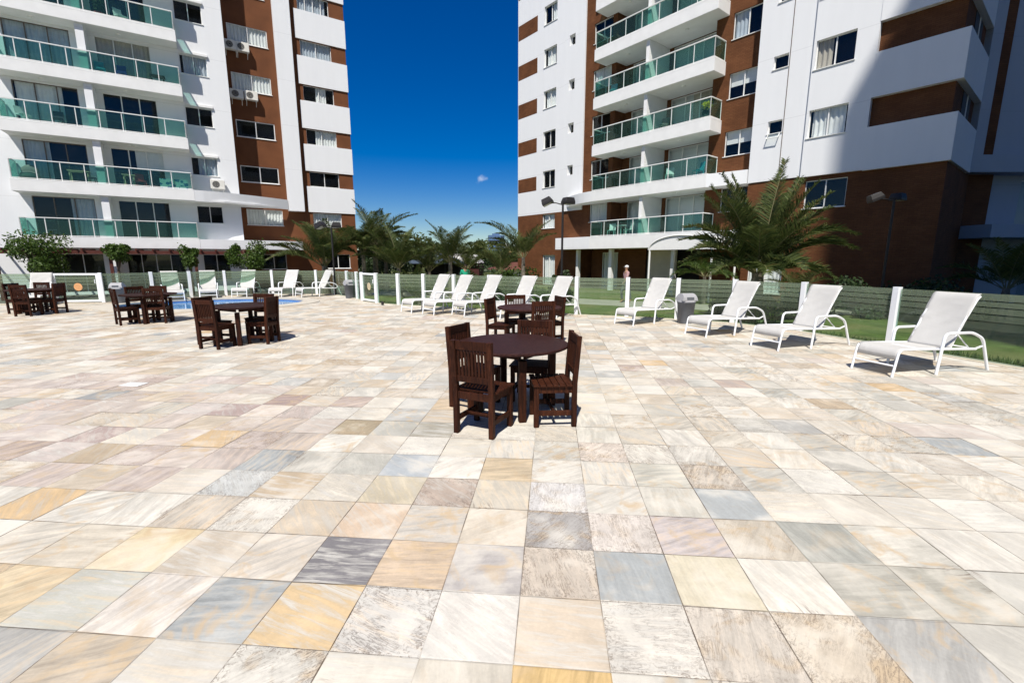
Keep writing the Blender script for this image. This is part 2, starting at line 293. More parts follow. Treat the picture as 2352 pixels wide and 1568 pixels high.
def stone():
    # quartzite slabs: colour, random offset and grain angle come from each slab's own attributes
    m, n, l, p = newmat('quartzite_slabs')
    def attr(nm): a = n.new('ShaderNodeAttribute'); a.attribute_name = nm; return a
    col = attr('slab_colour'); rnd = attr('slab_random'); uv = attr('slab_uv')
    def math_(op, a, b=None, clamp=False):
        x = n.new('ShaderNodeMath'); x.operation = op; x.use_clamp = clamp
        for i, v in enumerate((a, b)):
            if v is None: continue
            if isinstance(v, (int, float)): x.inputs[i].default_value = v
            else: l.new(v, x.inputs[i])
        return x.outputs[0]
    def rng(v, a, b, c, d):
        r = n.new('ShaderNodeMapRange'); r.inputs[1].default_value = a; r.inputs[2].default_value = b; r.inputs[3].default_value = c; r.inputs[4].default_value = d
        l.new(v, r.inputs[0]); return r.outputs[0]
    geo = n.new('ShaderNodeNewGeometry')
    rs = n.new('ShaderNodeSeparateXYZ'); l.new(rnd.outputs['Vector'], rs.inputs[0])
    rot = n.new('ShaderNodeVectorRotate'); rot.rotation_type = 'Z_AXIS'; l.new(geo.outputs['Position'], rot.inputs['Vector']); l.new(math_('MULTIPLY', rs.outputs[0], 3.14), rot.inputs['Angle'])
    off = n.new('ShaderNodeCombineXYZ'); l.new(math_('MULTIPLY', rs.outputs[1], 37.), off.inputs[2]); l.new(math_('MULTIPLY', rs.outputs[0], 91.), off.inputs[0])
    ad = n.new('ShaderNodeVectorMath'); l.new(rot.outputs[0], ad.inputs[0]); l.new(off.outputs[0], ad.inputs[1])
    mp = n.new('ShaderNodeMapping'); mp.inputs['Scale'].default_value = (1, 7, 1); l.new(ad.outputs[0], mp.inputs[0])
    def noise(vec, sc, det=6, dist=0, rough=.55):
        x = n.new('ShaderNodeTexNoise'); x.inputs['Scale'].default_value = sc; x.inputs['Detail'].default_value = det; x.inputs['Distortion'].default_value = dist; x.inputs['Roughness'].default_value = rough
        l.new(vec, x.inputs['Vector']); return x.outputs[0]
    streak = noise(mp.outputs[0], 3.2, 9, .6, .65)
    cloud = noise(ad.outputs[0], 3.0, 5, .4)
    cloud2 = noise(ad.outputs[0], 5.0, 6, 1.5)
    fine = noise(ad.outputs[0], 60, 6)
    def scale(c, f): v = n.new('ShaderNodeVectorMath'); v.operation = 'SCALE'; l.new(c, v.inputs[0]); l.new(f, v.inputs['Scale']); return v.outputs[0]
    def mix(f, a, b):
        x = n.new('ShaderNodeMix'); x.data_type = 'RGBA'; l.new(f, x.inputs[0])
        for i, v in ((6, a), (7, b)):
            if isinstance(v, tuple): x.inputs[i].default_value = (*v, 1)
            else: l.new(v, x.inputs[i])
        return x.outputs[2]
    amt = rng(rs.outputs[1], 0, 1, .35, 1.0)
    st = rng(streak, .3, .7, -.40, .20)
    c = scale(col.outputs['Color'], math_('ADD', math_('MULTIPLY', st, amt), 1.0))
    c = scale(c, rng(cloud, .3, .7, .84, 1.14))
    c = scale(c, rng(fine, .3, .7, .95, 1.05))
    gold = math_('MULTIPLY', rng(streak, .50, .66, 0, .55), rng(rs.outputs[1], .68, .9, 0, 1))
    c = mix(gold, c, (.60, .43, .24))
    # warm iron blush on part of the slabs, cream wash on others
    blush = math_('MULTIPLY', rng(cloud2, .52, .68, 0, .75), rng(rs.outputs[0], .35, .75, 0, 1))
    c = mix(blush, c, (.58, .44, .28))
    wash = math_('MULTIPLY', rng(cloud, .5, .68, 0, .7), rng(rs.outputs[1], .9, .3, 0, 1))
    c = mix(wash, c, (.72, .68, .60))
    wash2 = math_('MULTIPLY', rng(streak, .36, .52, .8, 0), rng(rs.outputs[0], .5, .15, 0, 1))
    c = mix(wash2, c, (.68, .66, .61))
    # dark manganese veins, strong only where slab_random.z is high
    vein = noise(mp.outputs[0], 4.5, 10, 1.6, .7)
    vd = math_('ABSOLUTE', math_('SUBTRACT', vein, .5))
    vein2 = math_('MULTIPLY', rng(vd, .0, .035, 1, 0), rng(cloud2, .42, .6, 0, 1), True)
    c = mix(math_('MULTIPLY', vein2, rng(rs.outputs[2], .55, 1, 0, .8), True), c, (.12, .095, .085))
    # rough dark lichen near some edges
    us = n.new('ShaderNodeSeparateXYZ'); l.new(uv.outputs['Vector'], us.inputs[0])
    eu = math_('PINGPONG', us.outputs[0], .5); ev = math_('PINGPONG', us.outputs[1], .5); ed = math_('MINIMUM', eu, ev)
    rough = noise(geo.outputs['Position'], 28, 8, 2.0, .75)
    em = math_('MULTIPLY', rng(rough, .52, .58, 0, 1), rng(ed, .0, .24, 1, 0), True)
    em = math_('MULTIPLY', em, rng(rs.outputs[2], .62, .95, 0, .8), True)
    c = mix(em, c, (.20, .16, .13))
    # brown stains gathered at some slab edges
    sn = noise(geo.outputs['Position'], 2.3, 3); sn2 = noise(mp.outputs[0], 6, 8, 1.2, .7)
    sm_ = math_('MULTIPLY', math_('MULTIPLY', rng(sn, .60, .68, 0, 1), rng(sn2, .50, .60, 0, 1), True), rng(ed, .0, .30, 1, 0), True)
    c = mix(math_('MULTIPLY', sm_, .75), c, (.15, .10, .075))
    # joints, of uneven width and darkness
    jn = noise(geo.outputs['Position'], 9, 4); jn2 = noise(geo.outputs['Position'], 1.3, 3)
    jw = rng(jn, .3, .7, .0035, .0095)
    j = math_('LESS_THAN', ed, jw)
    js = rng(jn2, .38, .60, .10, .95)
    c = mix(math_('MULTIPLY', j, js), c, (.10, .075, .055))
    tone = n.new('ShaderNodeVectorMath'); tone.operation = 'MULTIPLY'; l.new(c, tone.inputs[0]); tone.inputs[1].default_value = (.83, .825, .81)
    c = tone.outputs[0]
    l.new(c, p.inputs['Base Color'])
    rg = rng(streak, .3, .7, .62, .8); l.new(rg, p.inputs['Roughness']); p.inputs['Specular IOR Level'].default_value = .18
    h = math_('ADD', math_('MULTIPLY', fine, .3), math_('ADD', math_('MULTIPLY', streak, .8), math_('MULTIPLY', rng(ed, 0, .02, 0, 1), .8)))
    b = n.new('ShaderNodeBump'); b.inputs['Strength'].default_value = .35; b.inputs['Distance'].default_value = .006; l.new(h, b.inputs['Height']); l.new(b.outputs[0], p.inputs['Normal'])
    return m
M['stone'] = stone()

# ---------------------------------------------------------------- ground: deck of stone slabs, pool, lawn
FENCE = [(-24, 16.9), (-19.4, 17.1), (-17.39, 17.4), (-15.79, 17.68), (-14.8, 18.9), (-13.96, 19.94), (-13.1, 21.0), (-11.35, 21.8), (-9.3, 21.9),
         (-8.3, 21.55), (-7.35, 20.5), (-6.5, 19.25), (-6.0, 18.35), (-5.15, 17.45), (-4.15, 16.75), (-3.15, 16.38), (-2.0, 15.82), (-.75, 15.19),
         (.53, 14.54), (1.95, 13.82), (3.36, 13.32), (4.62, 12.75), (5.83, 12.0), (6.75, 10.6), (7.35, 8.75), (8.03, 6.62), (8.38, 5.1), (8.6, 3.4), (8.7, 1.6)]
DECK = FENCE + [(8.7, -4), (-24, -4)]
def sh_clip(subj, clip):
    out = subj
    for i in range(len(clip)):
        a, b = clip[i], clip[(i+1) % len(clip)]; inp = out; out = []
        if not inp: break
        def side(p): return (b[0]-a[0])*(p[1]-a[1]) - (b[1]-a[1])*(p[0]-a[0])
        for k in range(len(inp)):
            p, q = inp[k-1], inp[k]; sp, sq = side(p), side(q)
            if (sp >= 0) != (sq >= 0):
                t = sp/(sp-sq); out.append((p[0]+(q[0]-p[0])*t, p[1]+(q[1]-p[1])*t))
            if sq >= 0: out.append(q)
    return out
PC, PA, PB = (-11.3, 17.35), 3.1, 2.2         # pool ellipse
PR = R(12)
def in_pool(x, y, g=0):
    dx, dy = x-PC[0], y-PC[1]; u = dx*math.cos(PR)+dy*math.sin(PR); v = -dx*math.sin(PR)+dy*math.cos(PR)
    return (u/(PA+g))**2 + (v/(PB+g))**2 < 1
TO, TS, TA = (.0405, 2.0525), .4029, R(-4.907)
ca, sa = math.cos(TA), math.sin(TA)
PAL = [((.67, .62, .53), 24), ((.72, .69, .62), 26), ((.60, .53, .44), 16), ((.54, .44, .32), 9), ((.62, .46, .28), 3), ((.43, .45, .45), 8), ((.50, .49, .44), 13), ((.54, .45, .40), 5), ((.36, .37, .37), 2)]
WHT, CRM, BEI, TAN, ORA, BLU, GRY, PNK, SLA = [c for c, _ in PAL]
SPEC = {(-3, 0): ((.24, .23, .24), .5), (-4, -1): ((.44, .46, .46), .5), (-3, -1): ((.68, .52, .32), .5), (0, -2): ((.70, .50, .24), .4), (-2, -1): ((.72, .69, .64), 1.0),
        (0, 1): ((.46, .44, .42), 1.0), (0, 0): ((.64, .56, .47), .97), (1, 0): (BLU, .3), (4, 1): ((.42, .42, .38), .3), (-4, 3): (GRY, .7), (-3, 3): ((.46, .49, .51), .4),
        (-2, 2): ((.52, .43, .36), .93), (-6, 2): ((.62, .63, .61), .9), (-5, 2): (TAN, .3), (-5, 0): ((.56, .49, .40), .4), (-6, 0): ((.68, .57, .38), .3), (-7, -1): ((.72, .60, .42), .5),
        (-9, 1): (ORA, .3), (-5, 5): ((.44, .37, .26), .8), (-3, 5): ((.42, .40, .34), .7), (-8, 4): (ORA, .3), (2, 1): ((.60, .54, .52), .5), (3, 0): ((.76, .72, .64), .3), (4, 0): ((.50, .48, .42), .3),
        (5, 0): ((.46, .44, .38), .3), (-1, -1): ((.76, .72, .66), .66), (0, -1): ((.68, .58, .46), .6), (-3, -2): ((.72, .69, .62), 1.0), (-1, 0): ((.50, .47, .45), .4), (-2, 0): ((.66, .53, .40), .4),
        (1, -1): ((.70, .66, .59), .9), (2, -1): ((.66, .60, .52), .85), (2, -2): ((.68, .62, .53), .97), (3, -1): ((.66, .58, .47), .9), (-5, -1): ((.68, .63, .57), .3), (-6, -1): ((.56, .56, .50), .3),
        (-2, 3): ((.76, .72, .65), .3), (0, 2): ((.70, .68, .66), .9), (-1, 3): ((.64, .53, .38), .3), (1, 1): ((.72, .66, .60), .9), (2, 0): ((.68, .62, .48), .5), (3, 1): ((.58, .52, .43), .7),
        (-4, 0): ((.64, .59, .52), .4), (-1, 1): ((.66, .59, .49), .5), (-1, 2): ((.66, .60, .50), .3), (-2, 1): ((.62, .58, .52), .4), (-3, 2): ((.60, .53, .40), .3), (-3, 1): ((.62, .49, .37), .4),
        (1, 4): ((.70, .62, .54), .97), (2, 4): ((.72, .68, .60), .98), (4, 2): ((.72, .66, .56), .7), (3, 3): ((.62, .56, .48), 1.0), (-7, 0): ((.66, .60, .50), .3)}
def pick(rr):
    t = rr.random()*sum(x for _, x in PAL)
    for c, x in PAL:
        t -= x
        if t <= 0: return c
    return PAL[0][0]
def build_deck():
    rr = random.Random(11); V = []; F = []; UV = []; CC = []; RN = []
    cj = {}
    for i in range(-75, 45):
        for j in range(-18, 62):
            # slab columns keep straight joints, cross joints wander a little
            x0, x1, y0, y1 = i, i+1, j, j+1
            def jit(a, b): 
                q = random.Random(a*7919+b*104729); return q.uniform(-.012, .012), q.uniform(-.02, .02)
            cs = []
            for (a, b) in ((x0, y0), (x1, y0), (x1, y1), (x0, y1)):
                dx, dy = jit(a, b); u, v = (a+dx)*TS, (b+dy)*TS
                cs.append((TO[0]+u*ca-v*sa, TO[1]+u*sa+v*ca))
            cx = sum(c[0] for c in cs)/4; cy = sum(c[1] for c in cs)/4
            if cx < -24.5 or cx > 9.2 or cy < -4.4 or cy > 22.5: continue
            if any(in_pool(*c) for c in cs): continue
            near = min((cx-a)**2+(cy-b)**2 for a, b in FENCE) < 3.0 or cy > 12
            poly = cs
            if near or cx > 8 or cy < -3.5 or cx < -23.5:
                poly = sh_clip(DECK[::-1] if False else DECK, cs)
                if len(poly) < 3: continue
            uvs = []
            for (px, py) in poly:
                # bilinear inverse approximated in slab axes
                dx, dy = px-TO[0], py-TO[1]; uvs.append(((dx*ca+dy*sa)/TS - i, (-dx*sa+dy*ca)/TS - j))
            base = pick(rr)
            # drifts of tone over the deck: a pink-brown batch to the left, greyer slabs to the right
            d = math.hypot((cx+5.6)/3.2, (cy-4.6)/1.5)
            if d < 1.25 and rr.random() < .8: base = rr.choice([PNK, PNK, TAN, (.48, .38, .35), (.50, .42, .40)])
            elif cx > .5 and rr.random() < .3: base = rr.choice([GRY, CRM, WHT, (.58, .56, .49)])
            elif cy > 7 and rr.random() < .35: base = rr.choice([BEI, TAN, (.56, .47, .38)])
            br = rr.uniform(.94, 1.06); mk = .0 if rr.random() < .22 else .38; c = [min(.8, (k*(1-mk)+q_*mk)*br) for k, q_ in zip(base, (.68, .64, .57))]; z = rr.random()**1.6
            if (i, j) in SPEC: c, z = SPEC[(i, j)]; c = list(c)
            n0 = len(V); zz = rr.uniform(-.0012, .0012)
            V += [(px, py, zz) for px, py in poly]
            F.append(list(range(n0, n0+len(poly)))); rv = (rr.random(), rr.random(), z)
            UV += uvs; CC += [c]*len(poly); RN += [rv]*len(poly)
    me = bpy.data.meshes.new('pool_deck'); me.from_pydata(V, [], F); me.materials.append(M['stone'])
    for nm, dat, tp in (('slab_uv', [(u, v, 0) for u, v in UV], 'v'), ('slab_random', RN, 'v'), ('slab_colour', [(*c, 1) for c in CC], 'c')):
        a = me.attributes.new(nm, 'FLOAT_VECTOR' if tp == 'v' else 'FLOAT_COLOR', 'POINT')
        a.data.foreach_set('vector' if tp == 'v' else 'color', [x for t in dat for x in t])
    me.update(); o = bpy.data.objects.new('pool_deck', me); COL.objects.link(o)
    bm = bmesh.new(); bm.from_mesh(me)
    for f in bm.faces:
        f.normal_update()
        if f.normal.z < 0: f.normal_flip()
    bm.to_mesh(me); bm.free()
    tag(o, kind='structure')
build_deck()

g = MB(); g.quad((-700, -500, -.42), (700, -500, -.42), (700, 2500, -.42), (-700, 2500, -.42)); tag(g.build('ground', M['earth']), kind='structure')
# bed under the deck, lawn around it
b = MB(); b.prism([(x, y) for x, y in DECK][::-1], -.40, -.13); tag(b.build('deck_bed', M['kerb']), kind='structure')
def offset(poly, d):
    out = []
    for i, p in enumerate(poly):
        a = Vector(poly[max(i-1, 0)]); c = Vector(poly[min(i+1, len(poly)-1)]); t = (c-a).normalized(); nrm = Vector((-t.y, t.x))
        out.append((p[0]+nrm.x*d, p[1]+nrm.y*d))
    return out
o0, o1 = offset(FENCE, -.10), offset(FENCE, .14)
kb = MB()
for i in range(len(FENCE)-1):
    a, b_, c, d = o0[i], o0[i+1], o1[i+1], o1[i]
    for zt in (0,):
        kb.add([(a[0], a[1], -.3), (b_[0], b_[1], -.3), (c[0], c[1], -.3), (d[0], d[1], -.3), (a[0], a[1], .012), (b_[0], b_[1], .012), (c[0], c[1], .012), (d[0], d[1], .012)],
               [(4, 5, 6, 7), (0, 1, 5, 4), (2, 3, 7, 6)])
tag(kb.build('kerb', M['kerb']), kind='structure')
# lawn: strip sloping away from the kerb
o2, o3 = offset(FENCE, .16), offset(FENCE, 2.2)
lw = MB()
for i in range(len(FENCE)-1):
    a, b_, c, d = o2[i], o2[i+1], o3[i+1], o3[i]
    if i < 8: continue
    lw.quad((a[0], a[1], -.06), (b_[0], b_[1], -.06), (c[0], c[1], -.30), (d[0], d[1], -.30))
tag(lw.build('lawn_bank', M['grass']), kind='structure')
g = MB(); g.quad((-40, 12, -.36), (45, -6, -.36), (45, 75, -.36), (-40, 75, -.36)); tag(g.build('lawn', M['grass']), kind='structure')
g = MB(); P = [(-9, 27.2), (0, 22.5), (8, 18.2), (13, 16.6), (13.5, 18.4), (9, 20.5), (1, 25.2), (-8, 29.5)]
g.add([(x, y, -.356) for x, y in P], [tuple(range(len(P)))]); tag(g.build('path', M['path']), kind='structure')
g = MB(); P = [(-40, 17.6), (-17.5, 18.0), (-14.4, 20.6), (-11.4, 22.6), (-8.9, 22.8), (-8.0, 25.0), (-12, 36), (-40, 20)]; g.add([(x, y, -.34) for x, y in P], [tuple(range(len(P)))]); tag(g.build('shade_terrace', noisy('terrace_shade_tone', (.13, .115, .10), .85, .25, 3)), kind='structure')  # dark ground colour stands in for the shade at the tower's foot
# grass blades on the bank nearest the fence
gb = MB(); rr = random.Random(5)
for i in range(11, len(FENCE)-2):
    a, b_, c, d = [Vector(p) for p in (o2[i], o2[i+1], o3[i+1], o3[i])]
    near = (a.length < 12); n_ = 900 if near else 350
    for k in range(n_):
        t, s_ = rr.random(), rr.random()**1.4
        p = (a*(1-t)+b_*t)*(1-s_) + (d*(1-t)+c*t)*s_; z = -.06-.24*s_
        h = rr.uniform(.05, .14); an = rr.uniform(0, 6.3); ww = .012; lx, ly = rr.uniform(-.05, .05), rr.uniform(-.05, .05)
        gb.add([(p.x-ww*math.cos(an), p.y-ww*math.sin(an), z-.01), (p.x+ww*math.cos(an), p.y+ww*math.sin(an), z-.01), (p.x+lx, p.y+ly, z+h)], [(0, 1, 2)])
tag(gb.build('grass', M['leafB']), 'short bright green grass along the outside of the glass pool fence', 'grass', kind='stuff')

# pool: coping ring, inner wall, water
cp = MB(); iw = MB(); N = 72
def pe(t, g_): return (PC[0]+math.cos(t)*(PA+g_)*math.cos(PR)-math.sin(t)*(PB+g_)*math.sin(PR), PC[1]+math.cos(t)*(PA+g_)*math.sin(PR)+math.sin(t)*(PB+g_)*math.cos(PR))
ring = lambda g_, z: [(*pe(2*math.pi*i/N, g_), z) for i in range(N)]
a, b_, c, d = ring(0, .03), ring(.62, .022), ring(.62, -.05), ring(0, -.03)
cp.add(a+b_+c+d, [(i, N+i, N+(i+1) % N, (i+1) % N) for i in range(N)] + [(N+i, 2*N+i, 2*N+(i+1) % N, N+(i+1) % N) for i in range(N)] + [(3*N+i, i, (i+1) % N, 3*N+(i+1) % N) for i in range(N)], False)
pool = thing('swimming_pool', 'small oval swimming pool with blue water and pale stone coping behind the left tables', 'pool')
cp.build('coping', M['coping'], pool)
a, b_ = ring(.01, -.03), ring(.01, -.4)
iw.add(a+b_, [(i, N+i, N+(i+1) % N, (i+1) % N) for i in range(N)]); iw.build('pool_wall', noisy('blue_pool_tile', (.10, .22, .50), .3, .2, 20), pool)
wt = MB(); wt.add(ring(.02, -.07), [tuple(range(N))]); tag(wt.build('water', M['water'], pool))

# ---------------------------------------------------------------- pool fence: posts, glass panes, two gates
def fence_run(i0, i1, label, skip_first=False, ext=None):
    f = thing('glass_fence', label, 'fence')
    for i in range(i0, i1+1):
        x, y = FENCE[i]
        if skip_first and i == i0: continue
        p = Vector(FENCE[max(i-1, 0)]); q = Vector(FENCE[min(i+1, len(FENCE)-1)]); an = math.atan2(*(q-p).yx)
        mt = Matrix.Translation((x, y, 0)) @ Matrix.Rotation(an, 4, 'Z')
        pb = MB().box(-.055, .055, -.055, .055, .012, 1.15, mt); po = pb.build('post', M['metal'], f, .006)
    for i in range(i0, i1):
        a, b_ = Vector(FENCE[i]), Vector(FENCE[i+1]); d = (b_-a); L = d.length; d /= L; an = math.atan2(d.y, d.x)
        o = MB().box(.07, L-.07, -.005, .005, .05, 1.12).build('glass_pane', M['fence_glass'], f)
        o.location = (a.x, a.y, 0); o.rotation_euler = (0, 0, an)
    return f
fence_run(0, 2, 'run of striped glass fence left of the gate with the orange disc')
fence_run(3, 12, 'striped glass fence with white posts bending round behind the pool between the two gates')
fence_run(13, 19, 'striped glass fence with white posts behind the centre row of five loungers')
fence_run(20, 28, 'striped glass fence with white posts curving along the right side of the deck')
# the pane joining the last two runs belongs to the right-hand run
def pane_between(i, f):
    a, b_ = Vector(FENCE[i]), Vector(FENCE[i+1]); d = (b_-a); L = d.length; d /= L
    o = MB().box(.07, L-.07, -.005, .005, .05, 1.12).build('glass_pane', M['fence_glass'], f); o.location = (a.x, a.y, 0); o.rotation_euler = (0, 0, math.atan2(d.y, d.x))
pane_between(19, [o for o in bpy.data.objects if o.name == 'glass_fence.003'][0])
def gate(a, b_, label, disc_col, op=0):
    a, b_ = Vector(a), Vector(b_); d = b_-a; L = d.length-.14; g_ = thing('glass_gate', label, 'gate', (a.x+.07*d.x/d.length, a.y+.07*d.y/d.length, 0), math.atan2(d.y, d.x)+op)
    f = MB(); f.box(0, .07, -.03, .03, .05, 1.13); f.box(L-.07, L, -.03, .03, .05, 1.13); f.box(.07, L-.07, -.028, .028, 1.06, 1.13); f.box(.07, L-.07, -.028, .028, .05, .12)
    f.build('gate_frame', M['metal'], g_, .004)
    MB().box(.07, L-.07, -.005, .005, .12, 1.06).build('glass_pane', M['fence_glass'], g_)
    dm = noisy('sticker_'+str(len(bpy.data.materials)), disc_col, .6, .1, 20)
    k = MB(); n_ = 40
    k.add([(L*.52+math.cos(t*2*math.pi/n_)*.145, -.008, .62+math.sin(t*2*math.pi/n_)*.145) for t in range(n_)], [tuple(range(n_))])
    dk = k.build('round_sticker', dm, g_)
    k2 = MB(); k2.add([(L*.52+math.cos(t*2*math.pi/n_)*r_, -.0105, .62+math.sin(t*2*math.pi/n_)*r_) for r_ in (.118, .100) for t in range(n_)], [(i, n_+i, n_+(i+1) % n_, (i+1) % n_) for i in range(n_)])
    k2.build('ring', noisy('sticker_ring_'+str(len(bpy.data.materials)), tuple(min(.8, c*1.25) for c in disc_col), .6, .05, 20), dk)
    h = MB(); h.tube([(L-.10, -.05, .75), (L-.10, -.05, .90)], .012); h.bar((L-.10, -.03, .76), (L-.10, -.05, .76), .012, .012); h.bar((L-.10, -.03, .89), (L-.10, -.05, .89), .012, .012); h.build('handle', M['metal'], g_)
    return g_
gate(FENCE[2], FENCE[3], 'white framed glass gate with an orange round sticker beside the far left tables', (.62, .32, .14))
gate(FENCE[12], FENCE[13], 'narrow white framed glass gate with a pale tan round sticker near the bin', (.55, .46, .30))

# ---------------------------------------------------------------- furniture
def make_chair():
    t = thing('wooden_chair', '', 'chair')
    for sx in (-1, 1):
        b = MB(); b.bar((sx*.195, 0, 0), (sx*.195, 0, .45), .05, .05, (0, 1, 0)); b.bar((sx*.195, 0, .45), (sx*.195, -.035, .93), .05, .05, (0, 1, 0)); b.build('rear_post', M['wood'], t, .004)
        b = MB(); b.bar((sx*.195, .385, 0), (sx*.195, .385, .425), .05, .05, (0, 1, 0)); b.build('front_leg', M['wood'], t, .004)
        b = MB(); b.box(sx*.195-.014, sx*.195+.014, .026, .359, .355, .425); b.build('side_rail', M['wood'], t, .003)
        b = MB(); b.box(sx*.195-.014, sx*.195+.014, .026, .359, .12, .17); b.build('stretcher', M['wood'], t, .003)
    for y_ in (-.014, .371): MB().box(-.169, .169, y_, y_+.028, .355, .425).build('apron', M['wood'], t, .003)
    b = MB(); b.box(-.18, .18, .19, .215, .125, .165); b.build('cross_stretcher', M['wood'], t, .003)
    b = MB()
    for k in range(6): b.box(-.235, .235, .03+k*.066, .088+k*.066, .427, .447)
    b.build('seat', M['wood'], t, .003)
    b = MB(); b.bar((-.169, -.030, .885), (.169, -.030, .885), .026, .085, (0, 0, 1)); b.build('top_rail', M['wood'], t, .003)
    b = MB(); b.bar((-.169, -.007, .555), (.169, -.007, .555), .026, .06); b.build('lower_back_rail', M['wood'], t, .003)
    b = MB()
    for k in range(9): 
        x = -.144+k*.036; b.bar((x, -.009, .585), (x, -.027, .843), .022, .012, (0, 1, 0))
    b.build('back_slats', M['wood'], t)
    return t
chair0 = make_chair(); chair_used = [False]
def chair(x, y, az, label, group):
    o = chair0 if not chair_used[0] else copy_tree(chair0); chair_used[0] = True
    az = R(az); o.location = (x, y, 0); o.rotation_euler = (0, 0, az - math.pi/2); o['label'] = label; o['group'] = group
    return o
def make_table():
    t = thing('round_table', '', 'table')
    n_ = 64; b = MB(); r_ = .63
    prof = [(.0, .722), (r_-.02, .722), (r_, .733), (r_, .75), (r_-.012, .758), (0, .758)]
    vs = []; fs = []
    for pr in prof[1:5]: vs += [(pr[0]*math.cos(2*math.pi*i/n_), pr[0]*math.sin(2*math.pi*i/n_), pr[1]) for i in range(n_)]
    for k in range(3): fs += [(k*n_+i, k*n_+(i+1) % n_, (k+1)*n_+(i+1) % n_, (k+1)*n_+i) for i in range(n_)]
    fs += [tuple(range(n_))[::-1], tuple(range(3*n_, 4*n_))]
    b.add(vs, fs); b.build('table_top', M['woodtop'], t)
    for k in range(4):
        a = R(13+90*k); c_, s_ = math.cos(a), math.sin(a)
        L = MB(); L.bar((c_*.47, s_*.47, .0), (c_*.47, s_*.47, .655), .075, .075, (c_, s_, 0)); L.build('leg', M['wood'], t, .005)
    for k in range(4):
        b = MB()
        a0, a1 = R(13+90*k), R(103+90*k); p, q = Vector((math.cos(a0)*.47, math.sin(a0)*.47, .69)), Vector((math.cos(a1)*.47, math.sin(a1)*.47, .69))
        d = (q-p).normalized(); b.bar(p+d*.04, q-d*.04, .03, .062); b.build('apron', M['wood'], t, .003)
    return t
table0 = make_table()
def table(x, y, rz, label, first=[True]):
    o = table0 if first[0] else copy_tree(table0); first[0] = False
    o.location = (x, y, 0); o.rotation_euler = (0, 0, R(rz)); tag(o, label, group='round wooden tables on the pool deck'); return o
SETS = [((0.0, 5.02, 0), 'nearest wooden set', [(-.365, 4.185, 64, 'with its back to the camera at the nearest table'), (.615, 4.63, 184, 'side on at the right of the nearest table'),
                        (-.60, 5.24, -28, 'turned inwards at the back left of the nearest table'), (.28, 5.60, -102, 'half hidden behind the far edge of the nearest table')]),
        ((.34, 8.92, 6), 'second wooden set', [(-.40, 8.85, -22, 'at the left of the second table, behind the nearest set'), (.56, 8.22, 104, 'with its back to us before the second table'),
                       (.95, 9.30, 200, 'at the far right of the second table'), (.07, 9.62, -82, 'on the far side of the second table, before the loungers')]),
        ((-5.45, 9.25, 3), 'left middle set', [(-5.69, 8.45, 78, 'nearest the camera at the table before the pool'), (-4.85, 9.16, 176, 'right of the table before the pool'),
                       (-6.16, 9.12, -14, 'left of the table before the pool'), (-5.44, 10.0, -88, 'beyond the table before the pool')]),
        ((-9.72, 12.25, 8), 'left far set', [(-10.12, 11.66, 52, 'front left of the table at the pool end'), (-9.33, 11.92, 108, 'front right of the table at the pool end'),
                       (-10.38, 12.62, -28, 'back left of the table at the pool end'), (-9.98, 12.92, -84, 'back right of the table at the pool end')]),
        ((-14.75, 14.15, 5), 'far left set', [(-14.42, 13.42, 100, 'nearest us at the table before the orange disc gate'), (-14.14, 14.30, 184, 'at the right of the table before the orange disc gate'),
                       (-15.52, 14.25, -4, 'leftmost at the table cut by the left edge of the photo'), (-15.25, 14.88, -80, 'behind the table before the orange disc gate')])]
tl = ['round dark wooden table nearest the camera among four slatted chairs', 'round dark wooden table of the second set, behind the nearest one', 'round dark wooden table in front of the blue pool',
      'round dark wooden table at the left end of the pool, before the bin', 'round dark wooden table at the far left before the gate with the orange disc']
for k, ((x, y, rz), nm, chs) in enumerate(SETS):
    table(x, y, rz, tl[k])
    for (cx, cy, az, lb) in chs: chair(cx, cy, az, 'dark wooden chair ' + lb, 'slatted wooden chairs at the round tables')

